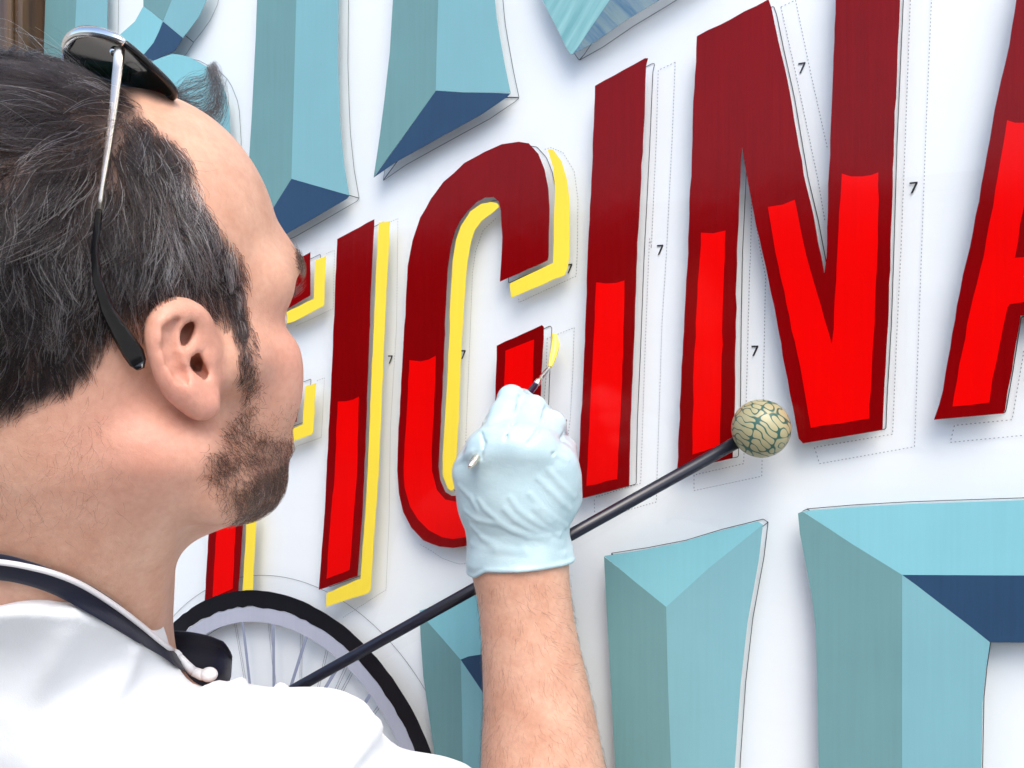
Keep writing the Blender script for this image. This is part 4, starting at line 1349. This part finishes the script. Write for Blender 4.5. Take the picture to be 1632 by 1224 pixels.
# clumps: the tips of neighbours lean together
from mathutils.kdtree import KDTree
ng = 1500
gi = rng.choice(len(P), ng, replace=False)
kd = KDTree(ng)
for j, i in enumerate(gi): kd.insert(Vector(P[i]), j)
kd.balance()
near = np.array([kd.find(Vector(p))[1] for p in P])
gs = HP[gi[near]]
sprof = (np.linspace(0, 1, 8) ** 1.3)[None, :, None]
HP = HP + (gs - gs[:, :1] + HP[:, :1] - HP) * sprof * rng.uniform(.25, .95, len(P))[:, None, None] + (gs - HP) * sprof * .30
grey = rng.random(len(P)) < F[:, 4] * .62
# greying runs in locks, so neighbours go grey together
lock = rng.random(ng)[near]
grey |= (lock < F[:, 4] * .5) & (rng.random(len(P)) < .45)
base = np.array([.0065, .0050, .0055])[None] * rng.uniform(.5, 1.7, (len(P), 1))
brown = rng.random(len(P)) < .10
base[brown] = np.array([.055, .033, .022]) * rng.uniform(.7, 1.4, (brown.sum(), 1))
base[grey] = np.array([.75, .73, .73]) * rng.uniform(.55, 1.25, (grey.sum(), 1))

# the sunglasses press the hair down: nothing grows across the temple arm or the lens
TEMPLE_PX = [(191, 80), (183, 150), (171, 240), (158, 336), (151, 395), (154, 440), (170, 490), (192, 530), (222, 585)]
LENS_PX = [(150, 50), (204, 66), (262, 120), (282, 145), (277, 160), (255, 162), (213, 148), (175, 134), (140, 112)]
hx_, hy_ = px_of(HP.reshape(-1, 3)); 
dT = np.full(len(hx_), 1e9)
for (x0, y0), (x1, y1) in zip(TEMPLE_PX[:-1], TEMPLE_PX[1:]):
    tt = np.clip(((hx_ - x0) * (x1 - x0) + (hy_ - y0) * (y1 - y0)) / ((x1 - x0) ** 2 + (y1 - y0) ** 2), 0, 1)
    dT = np.minimum(dT, np.hypot(hx_ - x0 - tt * (x1 - x0), hy_ - y0 - tt * (y1 - y0)))
over = ((dT < 7) & (HP.reshape(-1, 3)[:, 2] < .47) & (f_head(HP.reshape(-1, 3)) > .0055)) | (in_poly(LENS_PX, hx_, hy_) & (HP.reshape(-1, 3)[:, 2] < .50) & (f_head(HP.reshape(-1, 3)) > .002))
ok_ = ~over.reshape(len(HP), -1).any(1)
HP, P, grey, base = HP[ok_], P[ok_], grey[ok_], base[ok_]
# stray hairs that stand off the crown
si = rng.choice(np.nonzero(y[ok_] < 330)[0], 420, replace=False)
st = HP[si].copy()
nrm_ = grad(f_head, st[:, 0])
st = st[:, :1] + (st - st[:, :1]) * 1.25 + nrm_[:, None, :] * (np.linspace(0, 1, 8)[None, :, None] ** 1.2 * rng.uniform(.004, .016, 420)[:, None, None])
st_c = np.where(rng.random((420, 1)) < .2, .6, .008) * np.ones((420, 3))
hair = make_curves('hair', HP, np.where(grey, .00019, .00011) * rng.uniform(.8, 1.2, len(P)), base, M['hair'], person)
make_curves('stray_hair', st, np.full(420, .00006), st_c, M['hair'], hair)
hair['label'] = 'short dark hair greying at the temple'
# the forelock that curls up beyond the sunglasses
GU = [[(250, 168), (285, 178), (318, 188), (345, 180), (356, 155), (352, 128), (340, 100)],
      [(246, 165), (285, 186), (322, 197), (348, 188), (359, 160), (355, 132), (343, 103)],
      [(250, 160), (282, 150), (308, 142), (330, 132), (342, 120), (344, 108), (339, 97)],
      [(255, 150), (280, 130), (302, 124), (322, 121), (336, 115), (342, 106), (340, 98)],
      [(255, 166), (290, 166), (318, 160), (338, 146), (346, 130), (346, 114), (341, 100)],
      [(262, 172), (298, 190), (326, 204), (342, 206), (354, 196), (360, 178), (358, 160)],
      [(246, 168), (288, 181), (322, 187), (345, 172), (352, 150), (350, 126), (338, 102)]]
wts = np.array([.17, .15, .15, .12, .13, .15, .13])
NF = 430
fl = np.zeros((NF, 7, 3))
for j in range(NF):
    k = rng.choice(7, p=wts); k2 = rng.choice(7, p=wts); t_ = rng.random() * .35
    z0 = rng.normal(.518, .006); a_ = rng.normal(0, 3.5, 2); b_ = rng.normal(0, 5.0, 2)
    sc_ = rng.uniform(.86, 1.03)
    g_ = np.array(GU[k], float) * (1 - t_) + np.array(GU[k2], float) * t_
    g_ = g_[0] + (g_ - g_[0]) * sc_
    for i in range(7):
        q = g_[i] + a_ * (1 - i / 6 * .7) + b_ * math.sin(i / 6 * 3.1)
        fl[j, i] = K(q[0], q[1], z0 - .010 + .004 * math.sin(i * .8 + j))
rt_ = np.stack([H(.046 + rng.normal(0, .004), rng.uniform(-.020, .016), .128) for _ in range(NF)])
for _ in range(4): rt_ = rt_ - grad(f_head, rt_) * f_head(rt_)[:, None]
fl[:, 1] = .5 * fl[:, 1] + .5 * (rt_ + np.array([.010, .002, .006]))
fl[:, 0] = rt_
cols = np.array([.008, .006, .006])[None] * rng.uniform(.6, 1.7, (NF, 1))
make_curves('forelock', fl, np.full(NF, .00006), cols, M['hair'], hair)

# beard, stubble, brow
BEARD = [(392, 640), (405, 650), (420, 676), (440, 690), (470, 700), (520, 690), (560, 720), (560, 860), (420, 850), (372, 838), (345, 812), (327, 785), (316, 745), (322, 722), (332, 700), (350, 676), (372, 655)]
CHEEK = [(400, 600), (440, 640), (500, 640), (560, 690), (560, 720), (460, 740), (425, 730), (400, 690), (380, 660)]
def patch(poly, N, lmm, T0, lift, curl, rad, col, soft=14, name='beard', dens=None):
    idx = np.nonzero(onhead & in_poly(poly, fx, fy))[0]
    P, Nn = sample(idx, N)
    mp_, mr_ = mirror_right(P)
    x, y = px_of(mp_)
    ed = edge_dist(poly, x, y)
    pr = np.clip(ed / soft, .04, 1)
    pr *= np.clip(.72 + .5 * lowf(mp_, 300, 1.3)[:, 0], .15, 1)
    if dens is not None: pr *= dens(x, y)
    kp = rng.random(len(P)) < pr
    P, Nn, mr_ = P[kp], Nn[kp], mr_[kp]
    T = np.tile(np.array(T0, float), (len(P), 1)) + rng.normal(0, .5, (len(P), 3))
    T = flip_vec(T, mr_)
    T -= (T * Nn).sum(1, keepdims=True) * Nn
    T /= np.linalg.norm(T, axis=1, keepdims=True) + 1e-9
    ln = lmm * .001 * rng.uniform(.5, 1.35, len(P))
    hp = grow(P, Nn, 6, ln, T, np.full(len(P), lift) * rng.uniform(.4, 1.5, len(P)), None, curl, .0003, .2)
    c = np.array(col)[None] * rng.uniform(.5, 1.6, (len(P), 1))
    g = rng.random(len(P)) < .03
    c[g] = (.5, .45, .38)
    return hp, np.full(len(P), rad) * rng.uniform(.75, 1.2, len(P)), c
bd = [patch(BEARD, 23000, 6.5, (.35, -.8, 0), .55, .5, .000085, (.018, .011, .008), 30, dens=lambda x, y: np.clip(.45 + (y - 660) / 110, .35, 1)),
      patch(CHEEK, 2600, 2.6, (.2, -.9, 0), .4, .3, .00006, (.05, .03, .02), 25),
      patch([(378, 570), (416, 570), (424, 640), (405, 700), (350, 720), (348, 690), (386, 645)], 2600, 4.5, (.2, -.9, 0), .4, .3, .00008, (.03, .018, .012), 14)]
make_curves('beard', np.concatenate([b[0] for b in bd]), np.concatenate([b[1] for b in bd]), np.concatenate([b[2] for b in bd]), M['hair'], person)
nk = patch([(-200, 640), (30, 672), (150, 610), (240, 700), (200, 860), (60, 870), (-200, 860)], 1500, 9, (-.3, -.9, 0), .25, .3, .00004, (.06, .04, .03), 60)
make_curves('neck_hair', *nk, M['hair'], person)
br = patch([(468, 378), (500, 370), (560, 395), (560, 425), (500, 432), (470, 428)], 1800, 7, (.6, -.25, .2), .5, .2, .00008, (.02, .013, .01), 5)
make_curves('eyebrow', *br, M['hair'], person)
la = []
for s_ in (1, -1):
    for j in range(60):
        a = H(.074, (.033 + rng.uniform(-.011, .012)) * s_, .019 + rng.normal(0, .0005))
        d = HF * 1.0 + HR * (s_ * .25) + HU * rng.uniform(-.1, .35)
        la.append([a + d * .010 * q + HU * .004 * q * q for q in (0, .33, .66, 1)])
la = np.array(la)
make_curves('eyelashes', la, np.full(len(la), .00011), np.tile([.01, .008, .008], (len(la), 1)), M['hair'], person)

# forearm hair
f_arm = lambda p: sdf(forearm, p)
idx = np.nonzero((np.abs(f_arm(FC)) < .001) & (FC[:, 1] < K(830, 912, .7)[1]) & (FC[:, 1] > -.36))[0]
P, Nn = sample(idx, 3200)
x, y = px_of(P)
cx_ = np.interp(y, [885, 964, 1048, 1133, 1224, 1320], [829, 837, 847, 858, 864, 873]); hw = np.interp(y, [885, 1048, 1224], [60, 68, 90])
u = (x - cx_) / hw
kp = rng.random(len(P)) < np.clip(.45 + .5 * np.abs(u + .15), .25, 1)
P, Nn, u = P[kp], Nn[kp], u[kp]
T = np.stack([.55 * u + .2, -1.0 + .45 * np.clip(u, -.2, 1) * 1.2, .3 * np.ones_like(u)], 1) + .35 * lowf(P, 130, 4)
T -= (T * Nn).sum(1, keepdims=True) * Nn
T /= np.linalg.norm(T, axis=1, keepdims=True) + 1e-9
ah = grow(P, Nn, 6, .011 * rng.uniform(.5, 1.3, len(P)), T, np.full(len(P), .30) * rng.uniform(.4, 1.6, len(P)), None, .35, 0, .2)
make_curves('arm_hair', ah, np.full(len(P), .00005) * rng.uniform(.7, 1.3, len(P)), np.array([.03, .018, .012])[None] * rng.uniform(.5, 1.8, (len(P), 1)), M['hair'], person)

# skin tone masks: hair roots and the pinker ear, cheek and neck
me = body.data
ax_, amr = mirror_right(BV); vx, vy = px_of(ax_)
hh = (f_head(BV) < .0012)
rt = np.where(hh & in_poly(HAIRLINE, vx, vy), np.clip(edge_dist(HAIRLINE, vx, vy) / 22, 0, 1) * .9, 0.0)
bdm = np.where(hh & in_poly(BEARD, vx, vy), np.clip(edge_dist(BEARD, vx, vy) / 30, 0, 1) * .5, 0.0)
rt = np.maximum(rt, bdm)
earm = np.clip(1 - np.abs(sdf(ear, BV)) / .003, 0, 1) * ~hh
fl_ = np.clip(earm * .28 + .40 * np.exp(-(((BV - K(235, 700, .42)) ** 2).sum(1)) / .0016) + .5 * np.exp(-(((BV - K(430, 570, .49)) ** 2).sum(1)) / .0009), 0, 1)
for nm, arr in (('roots', rt), ('flush', fl_)):
    a = me.attributes.new(nm, 'FLOAT', 'POINT'); a.data.foreach_set('value', arr.astype(np.float32))
# ------------------------------------------------------------------ sunglasses pushed up on the head
M['silver'] = plain('polished_silver_metal', (0.78, 0.77, 0.75), 0.16, 0.05, 30, 1.0)
M['pale_gold'] = plain('pale_gold_metal', (0.80, 0.72, 0.60), 0.25, 0.05, 30, 1.0)
M['black_acetate'] = plain('black_acetate', (0.004, 0.004, 0.005), 0.18, 0.1)
def lens_mat():
    t = NT('dark_green_lens')
    t.l(t.ramp(t.noise(t.coords(), 25, 3), [(0.3, (0.002, 0.012, 0.008)), (0.7, (0.004, 0.020, 0.013))]), t.p.inputs['Base Color'])
    t.set(Roughness=0.06)
    t.p.inputs['Specular IOR Level'].default_value = 0.25
    return t.m
M['lens'] = lens_mat()
hz = .446
gp0, gp1, gp2 = K(190, 80, hz), K(108, 72, .476), K(278, 150, .459)
gn = np.cross(gp1 - gp0, gp2 - gp0); gn /= np.linalg.norm(gn)
def on_plane(px, py):
    d = K(px, py, 1.0)
    return d * ((gp0 @ gn) / (d @ gn))
sung = empty('sunglasses', cam2world(gp0)[0])
tag(sung, 'black and silver sunglasses pushed up on top of the head', 'sunglasses')
LENS = [(113, 62), (130, 53), (160, 56), (187, 64), (204, 73), (233, 98), (262, 125), (278, 145), (275, 155), (260, 157), (240, 153), (213, 142), (185, 132), (158, 122), (135, 114), (113, 102), (104, 82)]
def lens_set(shift):
    O = catmull([on_plane(*p) + shift for p in LENS], 5, True)
    c = np.mean(O, 0); nrm = gn if gn[2] < 0 else -gn
    n = len(O); v, f = [], []
    lv = [1.0, .8, .55, .3]
    for s in lv:
        for p in O: v.append(c + (p - c) * s - nrm * .0035 * (1 - s * s))
    v.append(c - nrm * .0035)
    for k in range(len(lv) - 1):
        for i in range(n): f.append((k * n + i, k * n + (i + 1) % n, (k + 1) * n + (i + 1) % n, (k + 1) * n + i))
    for i in range(n): f.append(((len(lv) - 1) * n + i, (len(lv) - 1) * n + (i + 1) % n, len(lv) * n))
    o = mesh('lens', cam2world(np.array(v)), f, M['lens'], sung, True)
    loop = list(O) + [O[0]]
    tube('rim', cam2world(np.array(loop)), .0017, M['black_acetate'], sung, 10)
    return O
O1 = lens_set(np.zeros(3))
lat = (gp1 - gp0) / np.linalg.norm(gp1 - gp0)
lat2 = np.array([lat[0], lat[1] - .42, lat[2]]); lat2 /= np.linalg.norm(lat2)
O2 = lens_set(lat2 * .066)
tb = [on_plane(*p) - np.array([0, 0, .0012]) for p in [(104, 76), (111, 64), (126, 54), (146, 52), (168, 56), (190, 64), (200, 71)]]
tb = catmull(tb, 4)
tube('brow_bar', cam2world(np.array(tb)), [.0016 + .0012 * math.sin(math.pi * i / (len(tb) - 1)) for i in range(len(tb))], M['silver'], sung, 10)
tube('bridge', cam2world(np.array([on_plane(104, 82), on_plane(104, 82) * .5 + (on_plane(204, 80) + lat2 * .066) * .5 + np.array([0, .002, 0]), on_plane(204, 80) + lat2 * .066])), .0013, M['silver'], sung, 8)
def band(name, rows_, mat, thick):
    """flat tapered strip through (px, py, half-width px, Z)"""
    v, f = [], []
    sg = 10
    pts_ = [K(a, b, z) for a, b, h_, z in rows_]
    for i, (a, b, h_, z) in enumerate(rows_):
        t = pts_[min(i + 1, len(pts_) - 1)] - pts_[max(i - 1, 0)]; t /= np.linalg.norm(t)
        s = np.cross(t, [0, 0, 1.0]); s /= np.linalg.norm(s); q = np.cross(s, t)
        for k in range(sg):
            an = 2 * math.pi * k / sg
            ca, sa = math.cos(an), math.sin(an)
            ca = math.copysign(abs(ca) ** .6, ca); sa = math.copysign(abs(sa) ** .6, sa)
            v.append(pts_[i] + s * (h_ * z / FPX) * ca + q * thick * sa)
    n = len(rows_)
    for i in range(n - 1):
        for k in range(sg): f.append((i * sg + k, i * sg + (k + 1) % sg, (i + 1) * sg + (k + 1) % sg, (i + 1) * sg + k))
    f.append(tuple(range(sg))); f.append(tuple((n - 1) * sg + k for k in range(sg))[::-1])
    o = mesh(name, cam2world(np.array(v)), f, mat, sung, True)
    return o
def hz_at(px, py, off):
    z = trace(f_head, px, py, .36, .7)
    return (z if z else .47) - off
ztop = hz - .004
zmid = hz_at(160, 330, .0175)
tp = [(191, 76, 8.5), (188, 110, 8.5), (183, 150, 7.5), (177, 195, 6.8), (171, 240, 6.0), (166, 275, 4.8), (163, 300, 3.0), (160, 320, 3.6), (158, 336, 4.2)]
band('temple', [(a, b, h_, ztop + (zmid - ztop) * (b - 76) / 260.) for a, b, h_ in tp], M['pale_gold'], .0011)
zs_ = [zmid, hz_at(152, 400, .0155), hz_at(154, 440, .0135), hz_at(168, 490, .009), hz_at(190, 530, .0065), hz_at(213, 562, .0055)]
zs_.append(zs_[-1] + .0008); zs_.append(zs_[-1])
band('temple_tip', [(a, b, h_, z) for (a, b, h_), z in zip([(158, 338, 4.2), (151, 395, 5), (154, 440, 6.5), (170, 490, 10.5), (192, 530, 15.5), (212, 562, 17.5), (220, 578, 14), (224, 588, 6)], zs_)], M['black_acetate'], .0016)
ball_mesh('hinge', cam2world(K(183, 82, hz - .002))[0], (.0026, .0022, .0026), M['silver'], sung, 12, 8)
# far temple, down the other side of the head
a_ = on_plane(104, 82) + lat2 * .066
tube('temple', cam2world(np.array([a_, H(.02, -.083, .10), H(-.01, -.086, .05), H(-.025, -.081, -.005), H(-.025, -.074, -.03)])), [.0018, .0018, .0015, .0022, .003], M['pale_gold'], sung, 8)

# ------------------------------------------------------------------ earphone whose cable lies along the apron strap
ear_ph = empty('earphone', KW(300, 1050, .50))
tag(ear_ph, 'white earphone with its cable lying along the dark neck strap', 'earphone')
cp = poly_px([(-60, 892), (0, 896), (43, 903), (86, 914), (128, 931), (171, 957), (214, 988), (257, 1023), (276, 1037)], 44)
cz = []
for i, (a, b) in enumerate(cp):
    z = lay(a, b, .0080)
    cz.append(z if z else cz[-1] + .001)
cz = np.array(cz)
for _ in range(10): cz[1:-1] = np.minimum(cz[1:-1], (cz[:-2] + cz[2:]) / 2 + .0001)
CPTS = np.array([K(a, b, z) for (a, b), z in zip(cp, cz)])
tube('cable', cam2world(CPTS), .00135, M['grey_rubber'], ear_ph, 10)
ze = cz[-1]
tube('strain_relief', [KW(276, 1037, ze), KW(281, 1041, ze), KW(286, 1046, ze)], [.0015, .0021, .0021], M['white_plastic'], ear_ph, 12)
tube('stem', [KW(284, 1043, ze), KW(296, 1058, ze + .002), KW(308, 1070, ze + .004)], [.0016, .0023, .0026], M['white_plastic'], ear_ph, 14)
ball_mesh('earbud', KW(333, 1075, ze + .003), (.0050, .0046, .0040), M['white_plastic'], ear_ph)
tube('earbud_neck', [KW(308, 1070, ze + .004), KW(320, 1075, ze + .004), KW(331, 1075, ze + .003)], [.0026, .0030, .0036], M['white_plastic'], ear_ph, 14)

# ------------------------------------------------------------------ brush
M['navy_lacquer'] = plain('dark_navy_lacquer', (0.006, 0.008, 0.03), 0.15, 0.1)
M['wet_yellow'] = plain('bristles_loaded_with_yellow_paint', (0.92, 0.74, 0.10), 0.25, 0.06, 200)
brush = empty('paintbrush', KW(840, 628, .728))
tag(brush, 'thin lettering brush with yellow paint held in the gloved hand', 'paintbrush')
hx, hzz = wall(876.5, 585, -.017)
Bh = world2cam([(hx, -.017, hzz)])[0]
Be = K(758, 732, .652)
def L_(t): return cam2world(Be + (Bh - Be) * t)[0]
tube('handle', [L_(t) for t in (.0, .02, .06, .12, .4, .6, .76, .80)], [.0010, .0021, .0026, .0027, .0030, .0030, .0026, .0021], M['navy_lacquer'], brush, 14)
tube('end_cap', [L_(t) for t in (-.075, -.06, -.03, .005, .03, .045)], [.0008, .0020, .0028, .0030, .0029, .0024], M['pale_gold'], brush, 14)
tube('ferrule', [L_(t) for t in (.775, .80, .803, .83, .833, .86, .97, 1.0)], [.0023, .0024, .0028, .0028, .0024, .0023, .0017, .0016], M['silver'], brush, 14)
bp = [cam2world(Bh)[0]]
for (a, b, yy) in [(880, 573, -.011), (884, 557, -.005), (885, 543, -.0022), (884, 532, -.0016)]:
    q = wall(a, b, yy); bp.append(np.array([q[0], yy, q[1]]))
bp = catmull(bp, 5)
nb = len(bp)
rr = [.0016 + .0018 * math.sin(min(1, i / (nb - 1) * 1.5) * math.pi * .55) * (1 if i < nb * .65 else (nb - 1 - i) / (nb * .35)) for i in range(nb)]
tube('bristles', bp, [max(.0005, r) for r in rr], M['wet_yellow'], brush, 14)

# ------------------------------------------------------------------ mahlstick
M['stick'] = plain('dark_blue_black_rod', (0.006, 0.007, 0.016), 0.28, 0.2, 60)
mahl = empty('mahlstick', tuple(BALLW))
tag(mahl, 'dark mahlstick with a patterned ball resting on the glass', 'mahlstick')
tube('rod', [cam2world(BALLC + sd_ * (BR * .7))[0], cam2world(STK)[0], cam2world(STK_END)[0]], [.0046, .0050, .0052], M['stick'], mahl, 20)
bm = bmesh.new()
bmesh.ops.create_uvsphere(bm, u_segments=256, v_segments=128, radius=BR)
me = bpy.data.meshes.new('ball'); bm.to_mesh(me); bm.free()
me.polygons.foreach_set('use_smooth', [True] * len(me.polygons))
co = np.zeros(len(me.vertices) * 3, np.float32); me.vertices.foreach_get('co', co); co = co.reshape(-1, 3) / BR
r2 = np.random.default_rng(19)
val = np.zeros(len(co))
for _ in range(46):
    kd_ = r2.normal(0, 1, 3) * np.array([.55, .45, 1.25]) ; kd_ = np.array([kd_[0] * .8 + kd_[2] * .6, kd_[1], -kd_[0] * .6 + kd_[2] * .8]); kd_ /= np.linalg.norm(kd_)
    val += np.cos(co @ kd_ * 18 + r2.uniform(0, 6.28)) * r2.uniform(.6, 1)
val /= 4.4
a = me.attributes.new('maze', 'FLOAT', 'POINT'); a.data.foreach_set('value', val.astype(np.float32))
def maze_mat():
    t = NT('cream_ball_with_green_maze_lines')
    at_ = t.n('ShaderNodeAttribute'); at_.attribute_name = 'maze'
    ab = t.n('ShaderNodeMath', operation='ABSOLUTE'); t.l(at_.outputs['Fac'], ab.inputs[0])
    rm = t.ramp(ab.outputs[0], [(0.28, (0.02, 0.09, 0.07)), (0.42, (0.37, 0.34, 0.19))])
    nz = t.ramp(t.noise(t.coords(), 40, 4), [(0.3, (.86, .84, .80)), (0.7, (1, 1, 1))])
    mx = t.n('ShaderNodeMix', data_type='RGBA', blend_type='MULTIPLY'); mx.inputs[0].default_value = 1
    t.l(rm, mx.inputs[6]); t.l(nz, mx.inputs[7]); t.l(mx.outputs[2], t.p.inputs['Base Color'])
    t.set(Roughness=0.42)
    return t.m
M['maze'] = maze_mat()
bo = link('ball', me, M['maze'], None)
bo.location = BALLW
bo.parent = mahl; bo.matrix_parent_inverse = mahl.matrix_basis.inverted()
